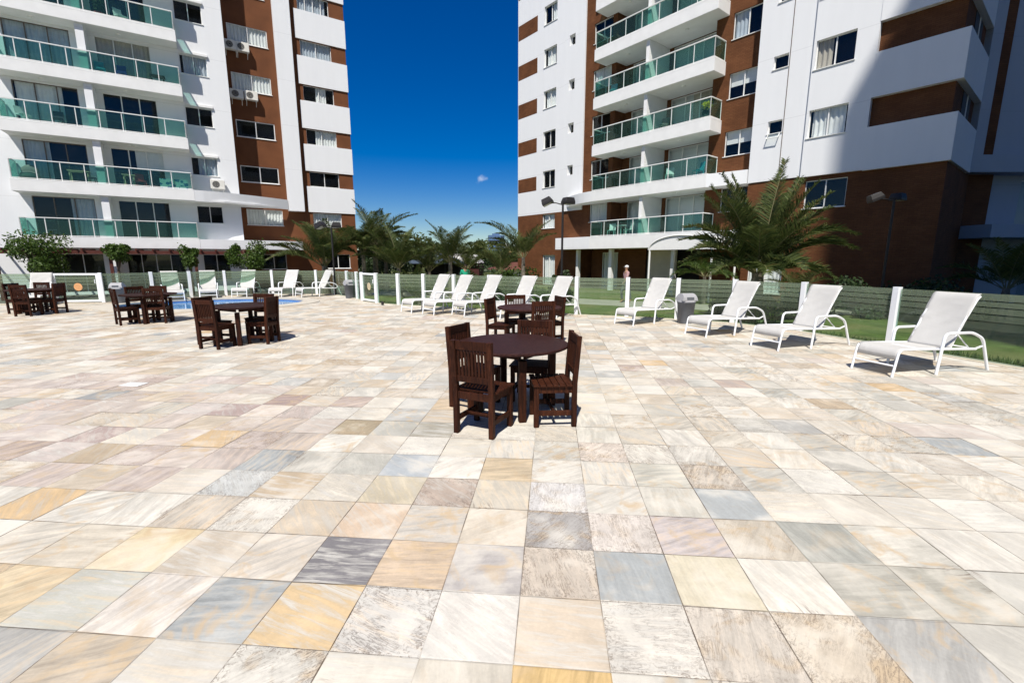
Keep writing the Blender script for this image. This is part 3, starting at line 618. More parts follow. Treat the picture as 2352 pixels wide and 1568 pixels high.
def arc(pts, n=6):
    # round the corners of a polyline
    P = [Vector(p) for p in pts]; out = [P[0]]
    for i in range(1, len(P)-1):
        a, b, c = P[i-1], P[i], P[i+1]; r = min(.09, (b-a).length*.45, (c-b).length*.45)
        s, e = b+(a-b).normalized()*r, b+(c-b).normalized()*r
        for k in range(n+1):
            t = k/n; out.append(s*(1-t)**2 + b*2*t*(1-t) + e*t*t)
    out.append(P[-1]); return out
def make_lounger():
    t = thing('sun_lounger', '', 'sun lounger')
    W = .30
    for sy in (-1, 1):
        b = MB(); b.tube(arc([(0, sy*W, 0), (.075, sy*W, .40), (.5, sy*W, .385), (1.62, sy*W, .335)]), .018, 8); b.build('side_rail', M['metal'], t)
        b = MB(); b.tube(arc([(.80, sy*(W+.045), 0), (.86, sy*(W+.045), .605), (1.42, sy*(W+.045), .60), (1.66, sy*(W+.045), .50), (1.88, sy*(W+.045), 0)]), .021, 8); b.build('arm', M['metal'], t)
        MB().bar((.845, sy*(W), .37), (.845, sy*(W+.045), .37), .02, .02).build('bracket', M['metal'], t); MB().bar((1.60, sy*W, .337), (1.72, sy*(W+.045), .40), .02, .02).build('bracket', M['metal'], t)
        b = MB(); b.tube(arc([(1.10, sy*(W-.02), .36), (1.30, sy*(W-.02), .75), (1.50, sy*(W-.02), 1.08), (1.555, sy*(W-.02), 1.125)]), .016, 8); b.build('back_frame', M['metal'], t)
        b = MB(); b.tube([(1.22, sy*(W-.05), .60), (1.55, sy*(W-.05), .345)], .010, 6); b.build('prop', M['metal'], t)
    for x_, z_, w_ in ((.03, .16, W), (.6, .37, W), (1.62, .335, W), (1.555, 1.125, W-.02)): MB().tube([(x_, -w_, z_), (x_, w_, z_)], .014, 6).build('cross_bar', M['metal'], t)
    rr = random.Random(3)
    def sheet(prof, w_, nm, sag, wr=0):
        vs = []; n_ = 12; m_ = len(prof)
        for i, (x, z) in enumerate(prof):
            for k in range(n_+1):
                y = -w_+2*w_*k/n_; s_ = math.sin(math.pi*k/n_)
                a = math.sin(math.pi*i/(m_-1)); wv = wr*a*math.sin(i*1.3+k*.9)*.5
                vs.append((x + (sag[0]*s_+wv)*a, y, z + (sag[1]*s_)*a - abs(wv)*.3))
        fs = [(i*(n_+1)+k, i*(n_+1)+k+1, (i+1)*(n_+1)+k+1, (i+1)*(n_+1)+k) for i in range(m_-1) for k in range(n_)]
        b = MB(); b.add(vs, fs, True); o = b.build(nm, M['sling'], t); md = o.modifiers.new('thick', 'SOLIDIFY'); md.thickness = .004
    prof = [(.045, .25), (.062, .34), (.09, .395), (.14, .412)] + [(.2+.1*i, .409-.005*i) for i in range(10)]
    sheet(prof, W+.004, 'seat_sling', (0, -.022))
    bx = [(1.08+.022*i, .362+.0385*i+.00018*i*i) for i in range(19)]
    bx += [(bx[-1][0]+.035, bx[-1][1]+.035), (bx[-1][0]+.07, bx[-1][1]+.05)]
    sheet(bx, W-.002, 'back_sling', (.03, 0), .022)
    return t
L0_ = make_lounger(); lu = [True]
def lounger(x, y, az, label, group):
    o = L0_ if lu[0] else copy_tree(L0_); lu[0] = False
    o.location = (x, y, 0); o.rotation_euler = (0, 0, R(az)); o['label'] = label; o['group'] = group
RG = 'white sun loungers along the right fence'; CG = 'white sun loungers in the centre row'; LG = 'white sun loungers behind the pool'
for x, y, az, lb in [(5.385, 6.67, 15, 'nearest and largest white mesh sun lounger, at the right edge of the deck'), (4.80, 8.55, 21, 'white mesh sun lounger second from the right, between the nearest and the bin'),
                     (4.06, 10.0, 24, 'white mesh sun lounger just right of the grey swing lid bin'), (2.87, 11.65, 37, 'white mesh sun lounger standing alone just left of the grey swing lid bin')]:
    lounger(x, y, az, lb, RG)
for x, y, az, lb in [(-3.35, 14.40, 44, 'leftmost white sun lounger of the centre row, nearest the narrow gate'), (-2.56, 13.87, 44, 'white sun lounger second from the left in the centre row'),
                     (-1.63, 13.70, 44, 'white sun lounger in the middle of the centre row, left of the second table'), (-.55, 13.05, 44, 'white sun lounger fourth in the centre row, behind the second table'),
                     (.45, 12.75, 42, 'white sun lounger at the right end of the centre row, behind the second table')]:
    lounger(x, y, az, lb, CG)
for x, y, az, lb in [(-13.6, 18.5, 131, 'white sun lounger facing the camera at the left end of the pool'), (-12.85, 19.4, 122, 'white sun lounger facing the camera behind the pool, second from the left'),
                     (-12.0, 20.15, 102, 'white sun lounger behind the pool, middle of the five'), (-10.45, 20.2, 84, 'white sun lounger behind the pool, second from the lamp post'),
                     (-9.45, 20.25, 50, 'white sun lounger seen from the side, beside the black lamp post'), (-16.85, 15.9, 118, 'white sun lounger at the left edge of the photo behind the far left table')]:
    lounger(x, y, az, lb, LG)

def make_bin(h=.80):
    t = thing('trash_bin', '', 'bin')
    b = MB(); n_ = 32
    def ring_(r, z, p=3.0):
        o = []
        for i in range(n_):
            a = 2*math.pi*i/n_; c_, s_ = math.cos(a), math.sin(a); k = (abs(c_)**p+abs(s_)**p)**(-1/p); o.append((c_*k*r, s_*k*r*.85, z))
        return o
    zs = [(.165, 0), (.175, .02), (.212, .53), (.222, .535), (.222, .56)]
    vs = sum([ring_(*q) for q in zs], []); b.add(vs, [(k*n_+i, k*n_+(i+1) % n_, (k+1)*n_+(i+1) % n_, (k+1)*n_+i) for k in range(len(zs)-1) for i in range(n_)], True); b.add(ring_(.165, 0), [tuple(range(n_))[::-1]])
    b.build('bin_body', M['binbody'], t)
    b = MB(); zs = [(.230, .562), (.232, .60), (.224, .605)]
    vs = sum([ring_(*q) for q in zs], []); b.add(vs, [(k*n_+i, k*n_+(i+1) % n_, (k+1)*n_+(i+1) % n_, (k+1)*n_+i) for k in range(2) for i in range(n_)], True)
    b.build('lid_rim', M['binlid'], t)
    b = MB(); m_ = 10; vs = []
    for i in range(m_+1):
        a = math.pi*i/m_; y = -math.cos(a)*.188; z = .605+math.sin(a)**.8*.185
        for k in range(9):
            u = -1+k/4; vs.append((u*(.218-.05*(z-.605)/.185*abs(u)), y, z - .0*abs(u)))
    b.add(vs, [(i*9+k, i*9+k+1, (i+1)*9+k+1, (i+1)*9+k) for i in range(m_) for k in range(8)], True)
    for k in (0, 8): b.add([vs[i*9+k] for i in range(m_+1)], [tuple(range(m_+1))])
    b.build('swing_lid', M['binlid'], t)
    f = MB(); f.box(-.10, .10, -.192, -.172, .63, .70); f.build('flap', M['binbody'], t, .004)
    return t
bn = make_bin(); bn.location = (4.58, 12.0, 0); bn.rotation_euler.z = R(12); bn['label'] = 'grey plastic swing lid bin between two white loungers by the right fence'; bn['group'] = 'grey swing lid bins'
for x, y, rz, lb in [(-7.0, 19.8, 40, 'grey swing lid bin in the fence corner beside the narrow gate'), (-14.9, 17.35, 20, 'grey swing lid bin at the left, behind the chairs by the pool end')]:
    o = copy_tree(bn); o.location = (x, y, 0); o.rotation_euler.z = R(rz); o['label'] = lb
# small white floor grate on the deck
fg = MB(); fg.box(-.14, .14, -.09, .09, .002, .008); fo = fg.build('floor_drain', M['alu'], None, .002); fo.location = (-5.13, 6.0, 0); fo.rotation_euler.z = TA; tag(fo, 'small white rectangular drain cover set in the stone deck', 'drain')
# bottle on deck by the gate
bt = MB(); bt.cyl(0, 0, 0, .10, .05, .05, 12); bt.cyl(0, 0, .10, .13, .05, .02, 12); o = bt.build('lawn_tap', M['dark']); o.location = (-4.75, 16.75, .012); tag(o, 'small black tap box at the foot of the fence beside the narrow gate', 'tap')

# ---------------------------------------------------------------- lamp posts
def make_lamp(h, heads):
    t = thing('lamp_post', '', 'lamp post')
    b = MB(); b.cyl(0, 0, 0, h, .045, .038, 16); b.cyl(0, 0, 0, .05, .10, .10, 16); b.build('pole', M['dark'], t)
    for (ax, tilt, ln) in heads:
        a = MB(); c_, s_ = math.cos(ax), math.sin(ax)
        a.tube([(0, 0, h-.06), (c_*ln*.6, s_*ln*.6, h+.02), (c_*ln, s_*ln, h+.02)], .02, 8); ao = a.build('arm', M['dark'], t)
        hd = MB(); mt = Matrix.Translation((c_*(ln+.12), s_*(ln+.12), h+.04)) @ Matrix.Rotation(ax, 4, 'Z') @ Matrix.Rotation(tilt, 4, 'Y')
        vs = [mt @ Vector(p) for p in [(-.2,-.19,-.07),(.2,-.19,-.07),(.2,.19,-.07),(-.2,.19,-.07),(-.2,-.19,.02),(.2,-.19,.02),(.2,.19,.02),(-.2,.19,.02),(-.15,-.15,.17),(.17,-.15,.17),(.17,.15,.17),(-.15,.15,.17)]]
        hd.add(vs, [(3,2,1,0),(0,1,5,4),(1,2,6,5),(2,3,7,6),(3,0,4,7),(4,5,9,8),(5,6,10,9),(6,7,11,10),(7,4,8,11),(8,9,10,11)])
        ho = hd.build('floodlight', M['dark'], t, .008)
        ln_ = MB(); ln_.add([mt @ Vector(p) for p in [(-.17,-.16,-.074),(.17,-.16,-.074),(.17,.16,-.074),(-.17,.16,-.074)]], [(3, 2, 1, 0)]); ln_.build('lens', M['lamp_glass'], ho)
    return t
lp = make_lamp(4.05, [(R(25), .02, .10), (R(165), .42, .45)]); lp.location = (1.88, 17.5, -.36); tag(lp, 'tall black lamp post with two floodlights before the right tower', group='black twin floodlight posts')
for x, y, z, rz, lb in [(-8.25, 21.45, -.9, 0, 'black lamp post with two floodlights behind the pool, in front of the left tower'), (13.2, 16.4, -.36, R(150), 'dim lamp post in the deep shade right of the big palm')]:
    o = copy_tree(lp); o.location = (x, y, z); o.rotation_euler.z = R(rz); o['label'] = lb
bpy.data.objects['lamp_post.001'].location.z = -.95

# ---------------------------------------------------------------- towers
def frame_at(name, label, cat, O, az): return thing(name, label, cat, (O[0], O[1], 0), az)
def facade(parent, name, mat, s0, s1, z0, z1, d, holes, thick=.2, close=1.3):
    S_ = sorted(set([s0, s1] + [h[0] for h in holes] + [h[1] for h in holes])); Z_ = sorted(set([z0, z1] + [h[2] for h in holes] + [h[3] for h in holes]))
    S_ = [s for s in S_ if s0 <= s <= s1]; Z_ = [z for z in Z_ if z0 <= z <= z1]
    b = MB(); y = -d
    for j in range(len(Z_)-1):
        i = 0
        while i < len(S_)-1:
            def hol(ii): 
                cs, cz = (S_[ii]+S_[ii+1])/2, (Z_[j]+Z_[j+1])/2
                return any(h[0] < cs < h[1] and h[2] < cz < h[3] for h in holes)
            if hol(i): i += 1; continue
            k = i
            while k+1 < len(S_)-1 and not hol(k+1): k += 1
            b.quad((S_[i], y, Z_[j]), (S_[k+1], y, Z_[j]), (S_[k+1], y, Z_[j+1]), (S_[i], y, Z_[j+1])); i = k+1
    for (a, c, e, f) in holes:
        a, c, e, f = max(a, s0), min(c, s1), max(e, z0), min(f, z1)
        if a >= c or e >= f: continue
        Y = y+thick
        b.quad((a, y, e), (a, Y, e), (c, Y, e), (c, y, e)); b.quad((a, y, f), (c, y, f), (c, Y, f), (a, Y, f))
        b.quad((a, y, e), (a, y, f), (a, Y, f), (a, Y, e)); b.quad((c, y, e), (c, Y, e), (c, Y, f), (c, y, f))
    Y = y+close
    b.quad((s0, y, z0), (s0, y, z1), (s0, Y, z1), (s0, Y, z0)); b.quad((s1, y, z0), (s1, Y, z0), (s1, Y, z1), (s1, y, z1))
    b.quad((s0, y, z1), (s1, y, z1), (s1, Y, z1), (s0, Y, z1)); b.quad((s0, y, z0), (s0, Y, z0), (s1, Y, z0), (s1, y, z0))
    return b.build(name, mat, parent)

wr = random.Random(21)
def window(parent, s0, s1, z0, z1, d, n=2, depth=.13, curtain=None, fm='alu', sill=True, fw=.035, name='window', room=.7):
    f = MB(); y = -d+depth
    f.box(s0, s0+fw, y-.03, y+.03, z0, z1); f.box(s1-fw, s1, y-.03, y+.03, z0, z1); f.box(s0+fw, s1-fw, y-.03, y+.03, z1-fw, z1); f.box(s0+fw, s1-fw, y-.03, y+.03, z0, z0+fw)
    for k in range(1, n):
        x = s0+(s1-s0)*k/n; f.box(x-fw*.6, x+fw*.6, y-.033, y+.027, z0+fw, z1-fw)
    if sill: f.box(s0-.04, s1+.04, -d-.04, y-.031, z0-.03, z0-.001+.002)
    fo = f.build(name, M[fm], parent)
    p = MB(); p.box(s0+fw, s1-fw, y-.004, y+.004, z0+fw, z1-fw); p.build('pane', M['pane'], fo)
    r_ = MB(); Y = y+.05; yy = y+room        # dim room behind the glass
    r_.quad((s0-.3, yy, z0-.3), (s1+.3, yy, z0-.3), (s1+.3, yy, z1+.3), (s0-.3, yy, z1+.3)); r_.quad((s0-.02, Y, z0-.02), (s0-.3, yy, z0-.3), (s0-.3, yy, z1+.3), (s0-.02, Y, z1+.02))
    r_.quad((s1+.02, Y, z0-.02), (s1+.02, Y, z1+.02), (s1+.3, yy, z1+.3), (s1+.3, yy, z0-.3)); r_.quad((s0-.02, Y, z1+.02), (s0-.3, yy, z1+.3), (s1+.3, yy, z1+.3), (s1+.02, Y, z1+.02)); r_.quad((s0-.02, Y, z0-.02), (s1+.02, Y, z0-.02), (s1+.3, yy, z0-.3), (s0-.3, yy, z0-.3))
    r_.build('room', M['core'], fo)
    if curtain:
        kind, a, c, m = curtain       # kind, start fraction, end fraction, material
        x0, x1 = s0+fw+(s1-s0-2*fw)*a, s0+fw+(s1-s0-2*fw)*c; cb = MB(); yc = y+.075
        if kind == 'blind':
            cb.box(x0, x1, yc-.004, yc+.004, z1-(z1-z0)*.5, z1-.01)
        else:
            nn = max(6, int((x1-x0)/.03)); vs = []; ph = wr.random()*6
            for k in range(nn+1):
                x = x0+(x1-x0)*k/nn; off = .035*math.sin(x*2*math.pi/.19+ph)+.012*math.sin(x*31+ph)
                vs += [(x, yc+off, z0+.01), (x, yc+off*.6, z1-.01)]
            cb.add(vs, [(2*k, 2*k+2, 2*k+3, 2*k+1) for k in range(nn)], True)
        cb.build('curtain', M[m], fo)
    return fo

def railing(parent, pts, z, h=.95, slab=None, n_per=1.0):
    """glass railing along a polyline of (s, y) points, as sub-parts of a balcony slab"""
    gl = MB(); hr = MB(); lo = MB()
    for (a, b) in zip(pts[:-1], pts[1:]):
        a3, b3 = Vector((a[0], a[1], z)), Vector((b[0], b[1], z)); d = (b3-a3); L = d.length; d /= L
        nn = max(1, round(L/n_per))
        for k in range(nn):
            p = a3+d*(L*k/nn+.02); q = a3+d*(L*(k+1)/nn-.02); gl.bar(p+Vector((0, 0, h*.52)), q+Vector((0, 0, h*.52)), .01, h*.86)
        up = Vector((0, 0, 1))
        hr.bar(a3+up*h, b3+up*h, .07, .045); lo.bar(a3+up*.045, b3+up*.045, .04, .03)
        for k in range(nn+1):
            p = a3+d*(L*k/nn); pb = MB(); pb.bar(p, p+up*(h-.02), .035, .035, d); pb.build('railing_post', M['alu'], slab)
    gl.build('railing_glass', M['teal'], slab); hr.build('handrail', M['alu'], slab); lo.build('bottom_rail', M['alu'], slab)

AZL = math.atan2(.5461, .8377); AZR = math.atan2(-.780, .625)
LO = (-11.9635, 36.0); RO = (.4815, 38.5)
# ---- left tower
TL = frame_at('apartment_tower', 'white and brown apartment tower on the left with long green glass balconies', 'apartment building', LO, AZL)
SL = 2.86; KL = range(0, 6)
H, top = [], 24
# right wing, brown from the ground, with white bands standing proud
winL = []
holes = []
for k in range(0, 6):
    z = 6.78+SL*k; holes.append((-3.03, -1.0, z+.02, z+1.03))
holes += [(-3.0, -1.0, 3.95, 4.95), (-2.3, -.55, .95, 2.0)]
facade(TL, 'wing_wall', M['brown'], -3.55, 0, -.5, top, 0, holes)
cs = [('c', 0, 1, 'curtain'), ('c', .02, .98, 'curtainG'), ('c', .45, .8, 'curtain'), ('c', .3, 1, 'curtain'), None, ('c', .05, .6, 'curtainG')]
cl = {0: None, 1: ('c', .30, 1, 'curtain'), 2: ('c', .40, .75, 'curtain'), 3: ('c', 0, 1, 'curtainG'), 4: ('c', 0, .9, 'curtainG'), 5: None}
for k in range(0, 6):
    z = 6.78+SL*k; window(TL, -3.03, -1.0, z+.02, z+1.03, 0, 2 if k < 4 else 4, .12, cl[k])
window(TL, -3.0, -1.0, 3.95, 4.95, 0, 2, .12, ('c', 0, 1, 'curtain')); window(TL, -2.3, -.55, .95, 2.0, 0, 2)
bb = MB()
for k in range(-1, 6):
    z0, z1 = 6.78+SL*k+1.06, 6.78+SL*(k+1)
    if k == -1: z0 = 5.0
    MB().box(-3.29, .03, -.07, .12, z0, z1).build('white_band', M['white'], TL)
MB().box(-4.62, -3.58, -.40, 1.2, 4.98, top).build('pilaster', M['white'], TL, .01)
# brown recess
holes = [(-7.31, -5.03, 6.75+SL*k, 7.80+SL*k) for k in range(0, 6)] + [(-7.2, -5.0, 3.95, 5.0), (-6.6, -5.0, .95, 1.98)]
facade(TL, 'brown_wall', M['brown'], -7.62, -3.56, -.5, top, -.001, holes)
cr_ = {0: None, 1: None, 2: ('c', 0, 1, 'curtain'), 3: ('c', 0, 1, 'curtain'), 4: ('c', .2, 1, 'curtain'), 5: None}
for k in range(0, 6): window(TL, -7.31, -5.03, 6.75+SL*k, 7.80+SL*k, 0, 2, .06, cr_[k], fw=.05)
window(TL, -7.2, -5.0, 3.95, 5.0, 0, 2, .05, ('c', 0, 1, 'curtain')); window(TL, -6.6, -5.0, .95, 1.98, 0, 2, .05)
# white balcony-side wall with the small windows and the balcony doors
F0 = 8.55-SL*2; holes = []; doors = []
for k in range(0, 8):
    zf = 2.83+SL*k+.02
    holes.append((-9.98, -8.62, zf+1.08-.06, zf+2.06))
    for a, c in ((-17.25, -14.72), (-13.72, -11.32)): holes.append((a, c, zf, zf+2.13))
holes += [(-17.4, -14.7, -.2, 1.95), (-13.7, -10.9, -.2, 1.95), (-9.95, -8.5, .35, 1.95)]
holes += [(-22.5, -20.5, 2.85+SL*k+.9, 2.85+SL*k+2.1) for k in range(0, 7)]
facade(TL, 'white_wall', M['white'], -30, -7.6, -.5, top, 1.5, holes, close=2.8)
sm = {0: None, 1: ('c', .25, 1, 'curtainG'), 2: None, 3: ('c', .1, 1, 'curtainG'), 4: None, 5: None, 6: None, 7: None}
dc = [(('c', .6, 1, 'curtainG'), None), (('c', 0, .4, 'curtainG'), ('blind', .45, 1, 'curtain')), (('c', .02, .75, 'curtain'), None), (('c', 0, 1, 'curtainG'), ('c', 0, 1, 'curtainB')), (None, None), (('c', 0, .6, 'curtain'), None), (None, None), (None, None)]
for k in range(0, 8):
    zf = 2.83+SL*k+.02
    window(TL, -9.98, -8.62, zf+1.02, zf+2.06, 1.5, 2, .10, sm[k]); MB().box(-9.9, -8.55, -1.60, -1.503, zf+2.10, zf+2.24).build('lintel', M['soffit'], TL, .01)
    for q, (a, c) in enumerate(((-17.25, -14.72), (-13.72, -11.32))): window(TL, a, c, zf, zf+2.13, 1.5, 3, .10, dc[k][q], 'aluB' if q == 0 else 'alu', False, .04, 'balcony_door')
window(TL, -17.4, -14.7, -.2, 1.95, 1.5, 3, .1, None, 'alu', False, .03, 'balcony_door'); window(TL, -13.7, -10.9, -.2, 1.95, 1.5, 4, .1, None, 'alu', False, .03, 'balcony_door'); window(TL, -9.95, -8.5, .35, 1.95, 1.5, 2, .1)
for k in range(0, 7): window(TL, -22.5, -20.5, 2.85+SL*k+.9, 2.85+SL*k+2.1, 1.5, 2, .1, ('c', 0, 1, 'curtainB') if k % 2 == 0 else None)
# balconies and the curved bands of the two lowest storeys
def curve_band(parent, pts, z0, z1, name, mat, th=.18):
    n_ = len(pts); o = []; 
    for i, p in enumerate(pts):
        a = Vector(pts[max(i-1, 0)]); c = Vector(pts[min(i+1, n_-1)]); t = (c-a).normalized(); o.append((p[0]-t.y*th, p[1]+t.x*th))
    b = MB(); vs = [(p[0], p[1], z0) for p in pts]+[(p[0], p[1], z1) for p in pts]+[(p[0], p[1], z0) for p in o]+[(p[0], p[1], z1) for p in o]
    fs = []
    for i in range(n_-1):
        j = i+1; fs += [(i, j, n_+j, n_+i), (2*n_+j, 2*n_+i, 3*n_+i, 3*n_+j), (n_+i, n_+j, 3*n_+j, 3*n_+i), (j, i, 2*n_+i, 2*n_+j)]
    fs += [(0, n_, 3*n_, 2*n_), (n_-1, 3*n_-1, 4*n_-1, 2*n_-1)]
    b.add(vs, fs); return b.build(name, mat, parent)
for k in range(0, 8):
    zt = 2.84+SL*k; zb = zt-(.60 if k > 1 else .62 if k == 1 else .58)
    s_ = MB(); s_.box(-17.7, -10.0, -2.6, -1.503, zb, zt-.08); s_.box(-17.7, -10.0, -2.6, -2.46, zt-.08, zt); s_.box(-17.7, -17.56, -2.46, -1.503, zt-.08, zt); s_.box(-10.14, -10.0, -2.46, -1.503, zt-.08, zt)
    so_ = s_.build('balcony', M['soffit'], TL, .012)
    railing(TL, [(-17.62, -1.55), (-17.62, -2.53), (-10.07, -2.53), (-10.07, -1.55)], zt, .96, so_)
    MB().box(-14.32, -13.98, -2.44, -1.503, zt+.001, zt+SL-.605).build('balcony_divider', M['white'], TL)
    for x in (-16.0, -12.6): MB().cyl(x, -2.0, zb-.05, zb-.001, .09, .11, 16).build('ceiling_light', M['alu'], TL)
cv = [(-9.995, -2.6)] + [(-9.995+(5.35)*t, -2.6+2.18*(t**1.5)) for t in [i/12 for i in range(1, 13)]]
curve_band(TL, cv, 5.06, 5.70, 'curved_band', M['white'])
cv = [(-9.995, -2.6)] + [(-9.995+5.9*t, -2.6+.9*(t**2)) for t in [i/10 for i in range(1, 11)]]
sb = MB(); P = [(x, y) for x, y in cv] + [(-4.1, -.02), (-7.55, -.02), (-7.7, -1.51), (-9.995, -1.51)]; sb.prism(P, 2.27, 2.84); sb.build('lower_slab', M['white'], TL)
sb = MB(); P = [(x, y) for x, y in [(-9.99, -2.55), (-8.5, -2.4), (-6.8, -1.7), (-4.7, -.45), (-7.55, -.05), (-7.75, -1.51), (-9.99, -1.51)]]; sb.prism(P, 5.075, 5.17); sb.build('band_soffit', M['soffit'], TL)
MB().box(-29.5, -.02, 1.31, 14, -.5, top).build('tower_core', M['white'], TL)
MB().box(-29.9, -.1, -1.4, 14, top+.001, top+.4).build('roof', M['soffit'], TL)
MB().box(-14.32, -13.98, -2.5, -1.503, -.4, 2.25).build('column', M['white'], TL)

# ---- right tower
TR = frame_at('apartment_tower', 'white and brown brick apartment tower on the right whose end wing stands in shade', 'apartment building', RO, AZR)
SR = 2.78; top = 25
holes = []
for k in range(-1, 6):
    zh = 8.12+SR*k; holes.append((2.94, 4.26, zh-1.2, zh)) if k >= 0 else None
    if k >= 0: holes.append((5.62, 6.12, zh-.62, zh))
facade(TR, 'white_wall', M['whiteR'], 0, 7.04, 5.05, top, 0, holes)
cw = [None, None, ('c', .1, .9, 'curtain'), ('c', .1, .8, 'curtain'), ('c', .5, .9, 'curtain'), None]
for k in range(0, 6):
    zh = 8.12+SR*k; window(TR, 2.94, 4.26, zh-1.2, zh, 0, 2, .16, cw[k]); window(TR, 5.62, 6.12, zh-.62, zh, 0, 1, .16)
for k in range(0, 6): MB().box(.04, 2.23, -.006, .1, 6.84+SR*k, 7.87+SR*k).build('brown_panel', M['brick'], TR)
MB().box(5.15, 7.035, -.10, .1, 5.06, top-.01).bar((0, 0, 0), (0, 0, .001), .001, .001).build('raised_strip', M['whiteR'], TR) if False else None
rs_ = facade(TR, 'raised_strip', M['whiteR'], 5.15, 7.05, 5.045, top-.02, .10, [(5.60, 6.14, 8.12+SR*k-.64, 8.12+SR*k+.02) for k in range(0, 6)], .1, .1)
# base: brick ground and first floor
facade(TR, 'brick_base', M['brick'], 0, 7.04, -.5, 5.05, 0, [(2.94, 4.3, 3.95, 4.98), (3.0, 4.4, -.3, 1.95)])
window(TR, 2.94, 4.3, 3.95, 4.98, 0, 2, .12, ('c', 0, 1, 'curtain')); window(TR, 3.0, 4.4, -.3, 1.95, 0, 2, .12, ('c', 0, 1, 'curtain'), 'alu', False, .06, 'glass_door')
holes = [(7.72, 9.25, 8.12+SR*k-1.2, 8.12+SR*k) for k in range(-1, 6)]
facade(TR, 'pier_wall', M['brick'], 7.04, 9.6, 3.0, top, -.001, holes, close=1.0)
for k in range(-1, 6): window(TR, 7.72, 9.25, 8.12+SR*k-1.2, 8.12+SR*k, 0, 2, .12, ('c', 0, 1, 'curtain') if k in (-1, 2) else None)
holes = []
for k in range(-1, 7):
    zf = 5.97+SR*(k-1)+.02; holes += [(10.1, 12.3, zf, zf+2.1), (12.95, 15.7, zf, zf+2.1)]
facade(TR, 'recess_wall', M['brick'], 9.6, 16.06, -.5, top, -1.0, holes, close=.3)
for k in range(-1, 7):
    zf = 5.97+SR*(k-1)+.02
    if k == -1: zf = .2; continue
    window(TR, 10.1, 12.3, zf, zf+2.1, -1.0, 2, .1, ('c', 0, .3, 'curtainG') if k == 3 else None, 'alu', False, .05, 'balcony_door'); window(TR, 12.95, 15.7, zf, zf+2.1, -1.0, 3, .1, ('c', .5, 1, 'curtainB') if k in (2, 5) else None, 'alu', False, .05, 'balcony_door')
holes = [(16.93, 18.42, 8.12+SR*k-1.22, 8.12+SR*k) for k in range(-1, 6)]
facade(TR, 'brown_wall', M['brick'], 16.06, 18.66, -.5, top, 0, holes, close=1.3)
wb = {-1: None, 0: ('blind', 0, 1, 'curtain'), 1: ('blind', 0, 1, 'curtain'), 2: ('c', 0, .5, 'curtainG'), 3: None, 4: None, 5: None}
for k in range(-1, 6): window(TR, 16.93, 18.42, 8.12+SR*k-1.22, 8.12+SR*k, 0, 2, .12, wb[k])
for k in range(0, 7):
    zt = 5.97+SR*(k-1); zb = zt-.65 if k > 0 else zt-.80
    if k == 0: zt = 3.10; zb = 2.31
    s_ = MB(); s_.box(8.8, 16.7, -1.14, -.003, zb, zt-.08); s_.box(9.603, 16.057, -.003, .997, zb+.003, zt-.083)
    s_.box(8.8, 16.7, -1.14, -1.0, zt-.08, zt); s_.box(8.8, 8.94, -1.0, -.003, zt-.08, zt); s_.box(16.56, 16.7, -1.0, -.003, zt-.08, zt)
    so_ = s_.build('balcony', M['soffit'], TR, .012)
    railing(TR, [(8.87, -.05), (8.87, -1.07), (16.63, -1.07), (16.63, -.05)], zt, .95, so_, 1.1)
    if k < 6:
        zn = 5.97+SR*k-.65; MB().box(12.50, 12.72, -.98, .99, zt-.079, zn-.002).build('balcony_divider', M['soffit'], TR)
    for x in (10.8, 14.6): MB().cyl(x, -.4, zb-.05, zb-.001, .09, .11, 16).build('ceiling_light', M['alu'], TR)
cvr = [(5.6, -.10)] + [(5.6+3.2*t, -.10-1.04*math.sin(t*math.pi/2)) for t in [i/10 for i in range(1, 11)]]
sb = MB(); sb.prism(cvr + [(8.8, -.01), (5.6, -.01)], 5.32, 5.97) ; sb.build('curved_band', M['whiteR'], TR)
MB().box(5.6, 8.797, -1.14, -.01, 2.315, 3.10).build('lower_slab', M['whiteR'], TR, .01); MB().box(16.703, 18.6, -1.14, -.01, 2.315, 3.10).build('lower_slab', M['whiteR'], TR, .01)
sb = MB(); sb.prism([(16.703, -1.14), (17.4, -.98), (18.6, -.75), (18.6, -.01), (16.703, -.01)], 5.32, 5.97); sb.build('curved_band', M['whiteR'], TR)
# ground floor colonnade
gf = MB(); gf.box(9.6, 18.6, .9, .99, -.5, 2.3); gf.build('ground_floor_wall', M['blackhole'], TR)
for x0, x1, m in ((10.0, 10.25, 'soffit'), (12.2, 14.2, 'curtainB'), (14.55, 14.8, 'soffit'), (7.1, 7.3, 'soffit')):
    MB().box(x0, x1, -.55 if m == 'soffit' else .6, -.3 if m == 'soffit' else .7, -.5, 2.30).build('column' if m == 'soffit' else 'entrance_panel', M[m], TR)
facade(TR, 'entrance_wall', M['brick'], 7.35, 11.9, -.5, 2.30, -.8, [(8.3, 9.7, -.4, 2.1)], close=.2); window(TR, 8.3, 9.7, -.4, 2.1, -.8, 2, .1, ('c', 0, 1, 'curtain'), 'alu', False, .05, 'glass_door')
